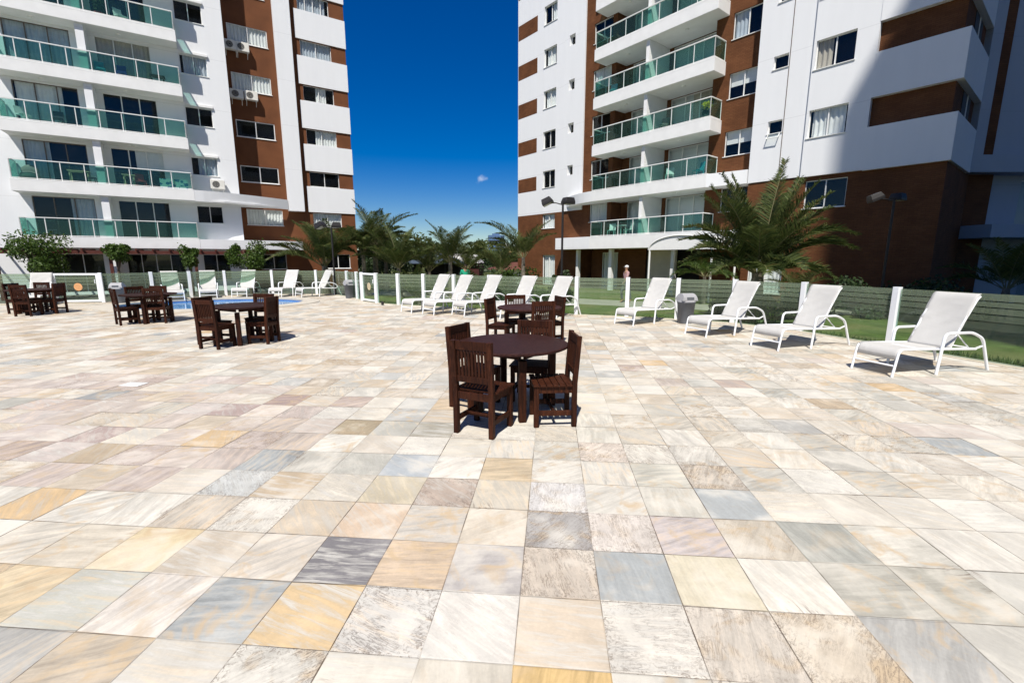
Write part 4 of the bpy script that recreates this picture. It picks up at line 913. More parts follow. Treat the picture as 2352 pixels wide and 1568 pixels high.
# wing in front: white wall, then banded corner
D = .70
holes = [(21.1, 22.55, 8.05+SR*k-1.15, 8.05+SR*k) for k in range(0, 6)]
h2 = [(19.35, 19.98, 8.05+SR*k-.62, 8.05+SR*k-.06) for k in range(0, 6)]
facade(TR, 'wing_wall', M['whiteR'], 18.64, 21.0, 5.32, top, D, h2, close=2); facade(TR, 'wing_wall', M['whiteR'], 21.0, 23.3, 5.28, top, D+.10, holes, close=2)
MB().box(20.02, 20.05, -D-.012, -D+.05, 5.33, top).build('groove_strip', M['aluB'], TR)  # thin dark strip standing in for the dark line of a wall groove
for k in range(0, 6):
    window(TR, 21.1, 22.55, 8.05+SR*k-1.15, 8.05+SR*k, D+.1, 2, .14, ('c', .05, .95, 'curtain') if k == 0 else ('c', 0, .4, 'curtainB') if k == 1 else None); window(TR, 19.35, 19.98, 8.05+SR*k-.62, 8.05+SR*k-.06, D, 1, .14, None, 'alu')
facade(TR, 'brick_base', M['brick'], 18.64, 25.9, -.5, 5.28, D-.05, [(21.2, 22.8, 3.9, 5.1), (19.0, 20.6, .0, 2.0)], close=2)
window(TR, 21.2, 22.8, 3.9, 5.1, D-.05, 2, .1); window(TR, 19.0, 20.6, 0, 2, D-.05, 2, .1, ('c', 0, 1, 'curtain'))
bb = MB(); br_ = MB()
for k in range(-1, 6):
    z0, z1 = 8.03+SR*k, 9.70+SR*k
    MB().box(23.3, 26.0, -D-.12, 3.4, z0, z1).build('white_band', M['whiteR'], TR); MB().box(23.3, 25.78, -D+.12, 3.38, z1+.001, z0+SR-.001).build('brick_band', M['brick'], TR)
    q_ = MB(); q_.box(25.781, 25.80, .9, 2.5, z1+.03, z1+1.07); q_.build('side_window', M['dark'], TR); MB().box(25.801, 25.83, 1.67, 1.73, z1+.03, z1+1.07).build('side_mullion', M['alu'], TR)
    cw_ = window(TR, 24.2, 25.7, z1+.05, z1+1.05, D-.03, 2, -.01, None, 'aluB', False) if False else None
MB().box(0.02, 25.6, 1.31, 15, -.5, top).build('tower_core', M['whiteR'], TR); MB().box(23.0, 25.88, 1.352, 4.5, -.5, 5.279).build('brick_return', M['brick'], TR)
MB().box(.1, 25.8, -.4, 15, top+.001, top+.4).build('roof', M['soffit'], TR)
# propped laundry window on the wing
lw_ = MB(); mt = Matrix.Translation((19.66, -D-.02, 7.40)) @ Matrix.Rotation(R(-38), 4, 'X'); lw_.box(-.24, .24, -.01, .01, -.24, .0, mt); lo_ = lw_.build('awning_sash', M['pane'], TR)
lf = MB(); lf.box(-.27, -.24, -.015, .015, -.27, .0, mt); lf.box(.24, .27, -.015, .015, -.27, 0, mt); lf.box(-.24, .24, -.015, .015, -.27, -.24, mt); lf.build('sash_frame', M['alu'], lo_)

# ---- shaded neighbour at the far right, facing the deck
TN = frame_at('apartment_tower', 'apartment block standing in full shade at the right edge, shade painted into its walls', 'apartment building', (18.9, 20.4), 0)
MB().box(.55, 1.0, 0, .5, 5.3, 25).build('pilaster', M['shadepaint'], TN); MB().box(1.003, 1.52, .12, 1.0, 6.0, 25).build('recess_wall', M['brick'], TN)  # brown panel set nearly flush, its dark colour stands in for a shaded recess
MB().box(1.52, 16, .25, .9, 6.0, 25).build('upper_wall', M['shadepaint'], TN); MB().box(1.003, 16, 0, .9, 5.3, 5.997).build('white_band', M['shadepaint'], TN)
facade(TN, 'lower_wall', M['shadepaint'], 2.2, 16, -.5, 5.3, -.9, [(3.8, 6.2, 3.0, 5.1), (4.5, 7.5, -.4, 2.2)], close=.5); window(TN, 3.8, 6.2, 3.0, 5.1, -.9, 3, .1); window(TN, 4.5, 7.5, -.4, 2.2, -.9, 3, .1, None, 'alu', False)
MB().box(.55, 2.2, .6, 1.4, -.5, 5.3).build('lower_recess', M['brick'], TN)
MB().box(1.1, 16, -.8, .9, 2.55, 3.1).build('canopy', M['shadepaint'], TN, .01)
MB().box(.6, 16, 1.41, 14, -.5, 25).build('tower_core', M['shadepaint'], TN)
# ---- the tower behind the camera whose roofline shades the right wing
rd = Vector((.873, .625)).normalized(); nd = Vector((rd.y, -rd.x))
TB = thing('apartment_tower', 'tall apartment tower behind the camera that throws the slanting shade on the right', 'apartment building', (6.69, -19.33, 0), math.atan2(rd.y, rd.x))
fb = []
for k in range(0, 23): fb += [(2+6*i, 4.4+6*i, 1.2+3*k, 2.6+3*k) for i in range(0, 6)]
b = MB()
o = facade(TB, 'front_wall', M['white'], 0, 40, -.5, 70, 14, fb, .3, 15); o.rotation_euler.z = math.pi; o.location = (40, -14, 0)
MB().box(.01, 39.99, -13.8, -1, -.4, 69.99).build('tower_core', M['core'], TB)
for k in range(0, 23): MB().box(9, 31, .01, 1.2, .2+3*k, .9+3*k).build('balcony', M['white'], TB)

# ---------------------------------------------------------------- things on the facades
def local(T, s, d, z):
    az = T.rotation_euler.z; return (T.location.x+s*math.cos(az)+d*math.sin(az), T.location.y+s*math.sin(az)-d*math.cos(az), z)
def make_ac():
    t = thing('air_conditioner', '', 'air conditioner')
    MB().box(-.38, .38, -.42, -.10, 0, .54).build('casing', M['ac'], t, .02)
    n_ = 28; g_ = MB(); g_.add([(-.08+math.cos(2*math.pi*i/n_)*.2, -.424, .27+math.sin(2*math.pi*i/n_)*.2) for i in range(n_)], [tuple(range(n_))]); go = g_.build('fan_grille', M['dark'], t)
    q = MB()
    for r_ in (.06, .12, .18):
        q.tube([(-.08+math.cos(2*math.pi*i/20)*r_, -.43, .27+math.sin(2*math.pi*i/20)*r_) for i in range(21)], .006, 5, False)
    q.build('wire_guard', M['ac'], go)
    for x_ in (-.28, .28):
        b = MB(); b.bar((x_, -.40, -.02), (x_, 0, -.02), .03, .03); b.bar((x_, -.35, -.02), (x_, -.01, -.3), .025, .025); b.build('bracket', M['alu'], t)
    return t
ac = make_ac(); first = True
for T, s, d, z, rz, lb in [(TL, -6.30, 0, 11.88, 0, 'lower right air conditioner unit on the brown wall of the left tower'), (TL, -7.12, 0, 11.85, 0, 'lower left air conditioner unit half hidden by the white wall edge of the left tower'),
                           (TL, -6.55, 0, 14.72, 0, 'upper right air conditioner unit on the brown wall of the left tower'), (TL, -7.18, 0, 14.72, 0, 'upper left air conditioner unit beside the white wall edge of the left tower'),
                           (TL, -8.75, 1.5, 5.93, 0, 'cream air conditioner unit on the white wall below a small window right of the balconies')]:
    o = ac if first else copy_tree(ac); first = False
    o.location = local(T, s, d, z); o.rotation_euler.z = T.rotation_euler.z+rz; o['label'] = lb; o['group'] = 'air conditioner units on the left tower'

cloth = {}
def cmat(nm, c): 
    if nm not in cloth: cloth[nm] = noisy(nm, c, .9, .12, 5)
    return cloth[nm]
def plastic_chair(T, s, d, z, rz, label, m, sc=1):
    t = thing('balcony_chair', label, 'chair', local(T, s, d, z), T.rotation_euler.z+rz, 'chairs on the balconies')
    MB().box(-.22, .22, -.22, .2, .40, .44).build('seat', m, t, .01); b = MB(); b.bar((0, .2, .44), (0, .28, .86), .42, .03, (0, 1, 0)) ; b.build('backrest', m, t, .01)
    for sx in (-1, 1):
        for sy in (-1, 1): b = MB(); b.bar((sx*.19, sy*.18, .40), (sx*.22, sy*.22, 0), .035, .035, (0, 1, 0)); b.build('leg', m, t)
    return t
def small_table(T, s, d, z, label, m, w_=.9, h=.72):
    t = thing('balcony_table', label, 'table', local(T, s, d, z), T.rotation_euler.z, 'tables on the balconies')
    MB().box(-w_/2, w_/2, -.3, .3, h-.04, h).build('table_top', m, t, .01)
    for sx in (-1, 1):
        for sy in (-1, 1): MB().box(sx*(w_/2-.08)-.025, sx*(w_/2-.08)+.025, sy*.23-.025, sy*.23+.025, 0, h-.041).build('leg', m, t)
wp = cmat('white_plastic', (.72, .72, .70)); bw = cmat('pale_wood', (.42, .36, .22)); dk = cmat('dark_wicker', (.05, .05, .06)); tq = cmat('turquoise_plastic', (.05, .35, .42)); bl = cmat('blue_cloth', (.03, .05, .25)); gr = cmat('grey_cushion', (.22, .20, .18)); rd_ = cmat('red_cloth', (.35, .05, .05))
f1, f2, f3, f4, f5 = [2.77+SL*k for k in range(5)]
small_table(TL, -15.1, 1.95, f2, 'pale wooden table on the second balcony of the left tower, left bay', bw)
plastic_chair(TL, -14.65, 1.95, f2, 1.5, 'dark wicker chair beside the pale wooden balcony table', dk)
t = thing('armchair', 'rounded grey armchair at the left end of the second balcony of the left tower', 'armchair', local(TL, -17.05, 2.0, f2), AZL)
b = MB(); b.ico((0, 0, .28), .42, 2, (1, .85, .6)); b.build('seat_cushion', gr, t); b = MB(); b.ico((0, .22, .55), .38, 2, (1, .35, .9)); b.build('backrest', gr, t)
small_table(TL, -13.0, 1.95, f2, 'small brown table on the second balcony of the left tower, right bay', bw, .6)
plastic_chair(TL, -12.5, 1.95, f2, .3, 'chair with a red cushion on the second balcony of the left tower', rd_)
b = MB(); vs = []; n_ = 24
for i in range(n_+1):
    x = -11.6+1.35*i/n_; off = .02*math.sin(i*1.9); vs += [(x, -2.42+off, f2+.05), (x, -2.42-off*.5, f2+.62)]
b.add(vs, [(2*i, 2*i+2, 2*i+3, 2*i+1) for i in range(n_)], True)
def towel_mat():
    m, n, l, p = newmat('patterned_towel'); tc = n.new('ShaderNodeTexCoord'); wv = n.new('ShaderNodeTexVoronoi'); wv.inputs['Scale'].default_value = 5; l.new(tc.outputs['Object'], wv.inputs['Vector'])
    cr = n.new('ShaderNodeValToRGB'); cr.color_ramp.interpolation = 'CONSTANT'; cr.color_ramp.elements[0].color = (.05, .2, .4, 1); cr.color_ramp.elements[1].position = .45; cr.color_ramp.elements[1].color = (.7, .75, .78, 1)
    l.new(wv.outputs['Distance'], cr.inputs[0]); l.new(cr.outputs[0], p.inputs['Base Color']); p.inputs['Roughness'].default_value = .9; return m
o = b.build('beach_towel', towel_mat()); o.location = (TL.location.x, TL.location.y, 0); o.rotation_euler.z = AZL; tag(o, 'blue and white patterned towel hung inside the second balcony railing', 'towel')
plastic_chair(TL, -16.9, 2.0, f3, .8, 'white plastic chair at the left end of the third balcony of the left tower', wp)
plastic_chair(TL, -15.6, 2.0, f3, 0, 'dark wicker chair on the third balcony of the left tower', dk)
plastic_chair(TL, -13.6, 1.9, f4, .2, 'turquoise folding chair on the fourth balcony of the left tower', tq)
plastic_chair(TL, -12.7, 1.9, f4, 0, 'dark blue low chair on the fourth balcony of the left tower', bl)
small_table(TL, -11.1, 1.9, f4, 'dark box table at the right end of the fourth balcony', dk, .7, .55)
plastic_chair(TL, -16.6, 1.9, f1, 0, 'dark chair on the lowest balcony of the left tower', dk)
plastic_chair(TL, -12.4, 1.9, f5, .6, 'white folding chair on the highest visible balcony of the left tower', wp)
t = thing('potted_plant', 'tall potted plant on the highest visible balcony of the left tower', 'potted plant', local(TL, -13.3, 2.0, f5), 0)
MB().cyl(0, 0, 0, .35, .14, .19, 16).build('pot', rd_, t)
def leaves(b, c, rad, n_, ls, rr, thick=.55):
    for _ in range(n_):
        v = Vector((rr.gauss(0, 1), rr.gauss(0, 1), rr.gauss(0, 1))).normalized(); q = rr.random()**thick*(1.0 if rr.random() > .12 else rr.uniform(1.0, 1.38))
        p = Vector(c) + Vector((v.x*rad[0]*q, v.y*rad[1]*q, v.z*rad[2]*q))
        a = Vector((rr.gauss(0, 1), rr.gauss(0, 1), rr.gauss(0, .7))).normalized(); u = a.orthogonal().normalized(); u.rotate(Matrix.Rotation(rr.random()*6.3, 3, a)); s_ = ls*rr.uniform(.6, 1.3)
        w2 = a.cross(u); b.add([p-u*s_*.5, p+w2*s_*.28, p+u*s_*.5, p-w2*s_*.28], [(0, 1, 2, 3)])
b = MB(); leaves(b, (0, 0, .95), (.35, .35, .6), 220, .16, random.Random(2)); b.build('foliage', M['leafD'], t)
# right tower balconies
g1, g2, g3, g4 = 3.03, 5.90, 8.68, 11.46
for s, rz, lb in [(10.2, .4, 'left white plastic chair on the lowest balcony of the right tower'), (11.5, -.5, 'right white plastic chair on the lowest balcony of the right tower')]: plastic_chair(TR, s, .6, g1, rz, lb, wp)
small_table(TR, 10.85, .6, g1, 'white plastic table between two chairs on the lowest balcony of the right tower', wp, .7)
plastic_chair(TR, 14.2, .6, g2, .5, 'pale lounge chair on the second balcony of the right tower', wp); plastic_chair(TR, 15.9, .6, g2, -.5, 'turquoise chair at the right end of the second balcony of the right tower', tq)
t = thing('potted_plant', 'yellow flowering plant at the right corner of the third balcony of the right tower', 'potted plant', local(TR, 16.2, .65, g3), 0)
MB().cyl(0, 0, 0, .3, .13, .17, 16).build('pot', gr, t); b = MB(); leaves(b, (0, 0, .55), (.25, .25, .3), 150, .13, random.Random(4)); b.build('foliage', M['leafD'], t)
b = MB(); leaves(b, (0, 0, .80), (.28, .28, .22), 200, .11, random.Random(5)); b.build('flowers', leafmat('yellow_petals', (.75, .55, .02), (.80, .70, .05), .3), t)
plastic_chair(TR, 13.6, .5, g3, .3, 'grey chair on the third balcony of the right tower', gr); plastic_chair(TR, 9.8, .5, g4, .3, 'turquoise chair at the left end of the fourth balcony of the right tower', tq)

# ---------------------------------------------------------------- pergola and shrubs before the left tower
pg = thing('pergola', 'red brown timber pergola running along the foot of the left tower', 'pergola', (LO[0], LO[1], 0), AZL)
MB().box(-24, -7.2, -4.6, -4.5, 1.93, 2.10).build('beam', M['pergola'], pg); MB().box(-24, -7.2, -3.0, -2.9, 1.93, 2.10).build('beam', M['pergola'], pg)
for i in range(24):
    s = -23.7+.72*i; MB().box(s, s+.08, -4.95, -1.6, 2.101, 2.20).build('rafter', M['pergola'], pg, .008)
for s in (-22, -18.2, -14.0, -10.3, -7.4): MB().box(s-.07, s+.07, -4.62, -4.48, -.4, 1.929).build('post', M['pergola'], pg)
rp = MB()
def shrub(x, y, z, rx, rz_, label, n_=2600, mat='leafB', ls=.16, group='clipped leafy trees along the pergola', trunk=True, kind='small_tree', cat='tree', seed=1, z0=-.4, lob=11):
    t = thing(kind, label, cat, (x, y, z0), 0, group); rr = random.Random(seed)
    if trunk:
        b = MB(); b.tube([(0, 0, 0), (.05, .02, (z-z0)*.5), (0, 0, z-z0)], [.09, .06, .04], 8)
        for k in range(4):
            a = rr.random()*6.3; b.tube([(.03, 0, (z-z0)*.55), (math.cos(a)*rx*.5, math.sin(a)*rx*.5, z-z0+rz_*.3)], [.04, .015], 6)
        b.build('trunk', M['bark'], t)
    b = MB()
    for k in range(lob):
        a = rr.random()*6.3; q = rr.random()**.5*.75; r_ = rr.uniform(.22, .58)
        leaves(b, (math.cos(a)*rx*q, math.sin(a)*rx*q, z-z0+rr.uniform(-.75, .6)*rz_), (rx*r_, rx*r_, rz_*r_*1.1), n_//lob, ls, rr, .4)
    b.build('crown', M[mat], t); return t
def at(px, Y):   # x of a point seen in photo column px at distance Y
    return (px-1176)/1067*Y
for px, Y, z, rx, rz_, lb, sd in [(82, 22.5, 1.85, 1.2, 1.0, 'large bushy tree at the left end of the timber pergola', 1), (266, 24.0, 2.05, .68, .50, 'small bushy tree above the white column of the pergola', 2),
                                  (434, 25.5, 1.9, .50, .65, 'narrow bushy tree beside the dark window right of the pergola middle', 3), (570, 27.0, 1.95, 1.05, .85, 'wide bushy tree at the right end of the timber pergola', 4)]:
    shrub(at(px, Y), Y, z, rx, rz_, lb, 5200 if rx > .9 else 2200, seed=sd, ls=.13)

# ---------------------------------------------------------------- palms
def frond(parent, az, el, L, droop, seed, ll=.55, m='leaf', start=(0, 0, 0), dens=26, twist=0):
    rr = random.Random(seed); n_ = 14; pts = []; p = Vector(start); e = el
    for i in range(n_+1):
        pts.append(p.copy()); st = L/n_; p = p + Vector((math.cos(az)*math.cos(e), math.sin(az)*math.cos(e), math.sin(e)))*st; e -= droop/n_*(.4+1.2*i/n_)
    b = MB(); b.tube(pts, [.028*(1-i/n_*.85)*max(.6, L/3) for i in range(n_+1)], 5); ro = b.build('frond', M['rachis'], parent)
    lf = MB(); side = Vector((-math.sin(az), math.cos(az), 0))
    for k in range(int(dens*L)):
        t = .16+.84*(k+rr.random()*.6)/(dens*L); f = t*n_; i = min(int(f), n_-1); q = pts[i].lerp(pts[i+1], f-i); d = (pts[i+1]-pts[i]).normalized()
        up = side.cross(d)*-1 if side.cross(d).z < 0 else side.cross(d)
        ln = ll*(math.sin(min(1, t*1.15)*math.pi*.93+.18)*.8+.25)*rr.uniform(.85, 1.1)
        for sg in (-1, 1, -1, 1):
            q = q + d*.006
            dr = (side*sg*.85 + up*.5*rr.uniform(-.1, 1.4) + d*.65).normalized(); w_ = d*.0085*(ll/.55+.4)
            mid = q+dr*ln*.5; tip = q+dr*ln+Vector((0, 0, -ln*rr.uniform(.0, .28)))
            lf.add([q-w_*.5, q+w_*.5, mid+w_, tip, mid-w_*.8], [(0, 1, 2, 3, 4)])
    lf.build('leaflets', M[m], ro); return ro
def palm(x, y, zc, label, fronds, seed, ll=.55, z0=-.4, tr=.14, cat='palm tree', group='palm trees beyond the pool fence', dens=26, lean=(0, 0), m='leaf'):
    t = thing('palm_tree', label, cat, (x, y, z0), 0, group); h = zc-z0
    b = MB(); n_ = 12; b.tube([(lean[0]*(i/n_)**1.5, lean[1]*(i/n_), h*i/n_) for i in range(n_+1)], [tr*(1.25-.45*i/n_)*(1+.06*(-1)**i) for i in range(n_+1)], 12)
    b.build('trunk', M['trunk'], t)
    rr = random.Random(seed)
    for k, (az, el, L, dr) in enumerate(fronds):
        # boots of old leaf bases
        frond(t, R(az), R(el), L, R(dr), seed*100+k, ll, m, (lean[0]+.05*math.cos(R(az)), lean[1]+.05*math.sin(R(az)), h-.05), dens)
    return t
def fan(seed, n_, L, e0=25, e1=80, d0=50, d1=95):
    rr = random.Random(seed); return [(k*360/n_+rr.uniform(-14, 14), rr.uniform(e0, e1), L*rr.uniform(.82, 1.12), rr.uniform(d0, d1)) for k in range(n_)]
# the big palm right of the photo: fronds set after the photo, then filled out behind
big = [(20, 84, 3.5, 12), (15, 74, 3.2, 16), (165, 70, 3.1, 24), (178, 58, 3.0, 34), (188, 46, 3.0, 62), (196, 34, 2.7, 66), (168, 24, 2.4, 60), (4, 60, 3.0, 40), (-6, 46, 3.2, 78), (8, 30, 3.5, 62), (-14, 66, 3.0, 30), (120, 76, 3.1, 24), (60, 70, 3.0, 30), (150, 80, 3.2, 18), (-10, 78, 3.0, 20),
       (-60, 58, 2.4, 60), (-120, 60, 2.4, 62), (90, 45, 2.8, 62), (140, 40, 2.8, 60), (35, 38, 2.8, 60), (172, 76, 3.3, 22), (200, 68, 2.9, 32), (-35, 74, 3.0, 26)]
palm(7.45, 14.0, 1.25, 'big spreading palm right of centre against the right tower', [(a, e + (8 if e < 60 else 0), L*.97, d*1.12) for a, e, L, d in big] + [(205, 26, 1.9, 70), (-30, 24, 2.0, 75), (-80, 34, 1.8, 80), (-110, 30, 1.7, 80)], 31, .72, tr=.20, dens=28)
palm(at(1622, 21), 21, .9, 'small bright palm with a reddish trunk before the right tower entrance', fan(41, 13, 1.7, 15, 70, 60, 100), 41, .42, tr=.09, dens=24, m='leafB')
palm(at(745, 24.5), 24.5, 1.3, 'stout palm in front of the left tower beside the black lamp post', fan(51, 20, 3.0, 25, 84, 45, 90), 51, .62, tr=.19)
palm(at(862, 27), 27, 2.4, 'tall dark palm beside the right corner of the left tower', fan(61, 16, 3.0, 20, 84, 45, 80), 61, .6, tr=.15)
palm(at(915, 24.5), 24.5, 1.2, 'palm with two pale stems right of the left tower', fan(71, 16, 2.6, 35, 84, 35, 80), 71, .55, tr=.13)
palm(at(960, 20.5), 20.5, -.2, 'low palm of spreading stems left of the dark kiosk', fan(81, 9, 1.9, 40, 80, 25, 55), 81, .42, tr=.08)
palm(at(1034, 25), 25, 1.5, 'palm standing before the dark kiosk', fan(91, 15, 2.4, 35, 82, 35, 75), 91, .55, tr=.12)
palm(at(1106, 20.5), 20.5, -.25, 'low palm with a V of open fronds right of the person in green', fan(101, 9, 2.1, 40, 80, 25, 60), 101, .42, tr=.08)
palm(at(1202, 22.5), 22.5, 1.75, 'tall thin palm with arching fronds at the left edge of the right tower', [(176, 62, 3.0, 75), (168, 50, 2.0, 60), (10, 58, 2.0, 60), (150, 78, 1.8, 40), (40, 70, 1.8, 60), (-80, 60, 1.6, 80), (90, 60, 1.8, 70), (-20, 80, 1.7, 40), (186, 40, 2.0, 60), (172, 70, 2.4, 60), (5, 72, 2.2, 50), (140, 60, 2.2, 70)], 111, .56, tr=.10)
palm(at(1840, 19.5), 19.5, .3, 'shaded low palm under the right wing', fan(121, 10, 1.6, 20, 75, 50, 90), 121, .4, tr=.08)

for px, Y, zc_, L_, sd_, lb in [(835, 25.5, 1.9, 2.6, 131, 'palm at the very edge of the left tower, its fronds across the brown wall'), (886, 29, 1.5, 2.6, 141, 'palm between the tall dark palm and the two stemmed palm'), (985, 29, .9, 2.2, 151, 'palm just left of the dark kiosk, behind the low palm'),
                        (1072, 28, 1.0, 2.2, 161, 'palm in front of the pale ribbed roof'), (1150, 26, .9, 2.2, 171, 'palm between the low palm and the tall thin one'), (2325, 15.5, .7, 2.2, 181, 'black silhouetted palm in the shade at the right edge')]:
    palm(at(px, Y), Y, zc_, lb, fan(sd_, 13, L_, 22, 82, 45, 90), sd_, .5, tr=.12)
# shrubs and hedges beyond the fence
gS = 'shrubs beyond the pool fence'
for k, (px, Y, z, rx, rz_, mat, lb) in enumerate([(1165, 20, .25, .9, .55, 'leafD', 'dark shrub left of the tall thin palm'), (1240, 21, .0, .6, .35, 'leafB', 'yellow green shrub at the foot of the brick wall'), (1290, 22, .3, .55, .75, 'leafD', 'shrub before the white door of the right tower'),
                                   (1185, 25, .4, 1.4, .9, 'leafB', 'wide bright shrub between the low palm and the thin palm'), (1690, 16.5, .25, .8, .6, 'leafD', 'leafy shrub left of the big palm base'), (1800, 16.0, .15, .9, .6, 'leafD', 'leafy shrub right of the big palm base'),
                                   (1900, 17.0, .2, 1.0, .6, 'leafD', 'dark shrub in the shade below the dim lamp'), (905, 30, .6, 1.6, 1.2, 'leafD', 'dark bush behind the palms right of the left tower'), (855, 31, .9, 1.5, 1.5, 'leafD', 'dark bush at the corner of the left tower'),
                                   (1140, 31, .6, 2.0, 1.1, 'leafD', 'dark bush behind the low palm, right of the small house'), (1075, 30, .2, 1.0, .6, 'leafD', 'low bush below the white roofed house'), (1985, 16.4, .25, 1.0, .8, 'leafD', 'dark hedge bush in the shade before the brick wing'), (2080, 16.0, .2, 1.0, .7, 'leafD', 'dark hedge bush in the shade behind the second fence post from the right'), (2190, 15.6, .3, 1.1, .8, 'leafD', 'dark hedge bush in the shade before the shade-darkened block'), (1745, 13.9, .1, .55, .45, 'leafB', 'low yellowish clump at the foot of the big palm')]):
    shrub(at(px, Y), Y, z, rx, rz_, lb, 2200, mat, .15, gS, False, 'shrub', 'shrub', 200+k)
# far trees closing the gap
gT = 'trees beyond the houses'
for k, (px, Y, z, rx, rz_) in enumerate([(835, 48, 2.4, 3.0, 2.2), (890, 55, 2.2, 3.2, 2.2), (950, 60, 2.4, 3.4, 2.2), (1010, 66, 2.2, 3.6, 1.9), (1075, 70, 2.5, 4.0, 2.3), (1150, 62, 1.7, 3.4, 1.5), (1195, 56, 1.9, 3.0, 1.6), (1120, 75, 1.9, 3.6, 1.7), (1240, 60, 2.0, 3.4, 1.8)]):
    shrub(at(px, Y), Y, z, rx, rz_, ['leftmost far tree beside the left tower', 'far tree second from the left in the gap', 'far tree left of the dark kiosk roof', 'far tree behind the dark kiosk roof', 'far tree behind the white roof', 'far round tree left of the thin palm', 'far tree at the edge of the right tower', 'far tree under the blue office block', 'far tree hidden behind the right tower edge'][k],
          2200, 'leafD' if k % 2 else 'leaf', .42, gT, True, 'tree', 'tree', 300+k, -.42, 8)
# kiosk with slate pyramid roof and small house with white roof
kx, kY = at(1003, 34), 34
ks = thing('kiosk', 'dark kiosk with a slate grey pyramid roof between the palms', 'kiosk', (kx, kY, -.42), R(8)); b = MB(); b.box(-1.7, 1.7, -1.2, 1.2, 0, 1.75); b.build('wall', M['blackhole'], ks)
b = MB(); b.add([(-2.2, -1.7, 1.76), (2.2, -1.7, 1.76), (2.2, 1.7, 1.76), (-2.2, 1.7, 1.76), (0, 0, 2.75)], [(0, 1, 4), (1, 2, 4), (2, 3, 4), (3, 0, 4), (3, 2, 1, 0)]); b.build('roof', noisy('slate_roof', (.05, .07, .10), .6, .2, 6), ks)
for x in (-1.6, -.5, .6, 1.6): MB().box(x-.05, x+.05, -1.32, -1.22, 0, 1.75).build('post', M['dark'], ks)
hx, hY = at(1061, 38), 38
hs_ = thing('small_house', 'small dark red house with a pale ribbed roof behind the person in green', 'house', (hx, hY, -.42), R(-4)); MB().box(-1.6, 1.6, -1.5, 1.5, 0, 1.75).build('wall', noisy('dark_red_wall', (.06, .015, .015), .8, .2, 2), hs_)
b = MB(); b.add([(-1.6, -1.8, 1.76), (1.6, -1.8, 1.76), (1.6, 1.8, 1.76), (-1.6, 1.8, 1.76), (-1.1, -.3, 2.5), (1.1, -.3, 2.5), (1.1, .5, 2.5), (-1.1, .5, 2.5)], [(0, 1, 5, 4), (1, 2, 6, 5), (2, 3, 7, 6), (3, 0, 4, 7), (4, 5, 6, 7), (3, 2, 1, 0)]); b.build('roof', noisy('pale_ribbed_roof', (.55, .53, .52), .6, .1, 6), hs_)
MB().box(-.35, .35, -1.54, -1.505, .1, 1.6).build('door', M['blackhole'], hs_)
# tiled-roof houses glimpsed between trunks
h2_ = thing('small_house', 'low red roofed house glimpsed at the foot of the right tower', 'house', (at(1185, 40), 40, -.42), R(5)); MB().box(-2, 2, -2, 2, 0, 1.2).build('wall', M['curtain'], h2_)
b = MB(); b.add([(-2.4, -2.4, 1.2), (2.4, -2.4, 1.2), (2.4, 2.4, 1.2), (-2.4, 2.4, 1.2), (-1, 0, 1.8), (1, 0, 1.8)], [(0, 1, 5, 4), (1, 2, 5), (2, 3, 4, 5), (3, 0, 4), (3, 2, 1, 0)]); b.build('roof', noisy('red_tile_roof', (.12, .045, .03), .8, .2, 5), h2_)
# far city blocks
gC = 'far city blocks on the skyline'; blu = noisy('bluish_office_facade', (.10, .17, .30), .5, .15, .3); pale = noisy('pale_office_facade', (.50, .48, .44), .7, .1, .3)
for px, Y, w_, h_, m_, lb in [(1140, 420, 14, 22.5, blu, 'far blue office block on the skyline left of the right tower'), (1099, 380, 7, 14, pale, 'far cream block beside the palm tips'), (1160, 460, 9, 15, pale, 'far pale block right of the blue one'), (1085, 450, 8, 9, blu, 'low far blue block right of the small white roof')]:
    t = thing('office_block', lb, 'office building', (at(px, Y), Y, -.42), R(6), gC); MB().box(-w_/2, w_/2, -6, 6, 0, h_).build('wall', m_, t)
    for r_ in range(int(h_/3)-1): MB().box(-w_/2+.6, w_/2-.6, -6.1, -6.01, 1.5+3*r_, 2.9+3*r_).build('window_band', M['dark'], t)
    MB().box(-w_/4, w_/5, -3, 2, h_+.001, h_+1.6).build('roof_plant_room', m_, t)

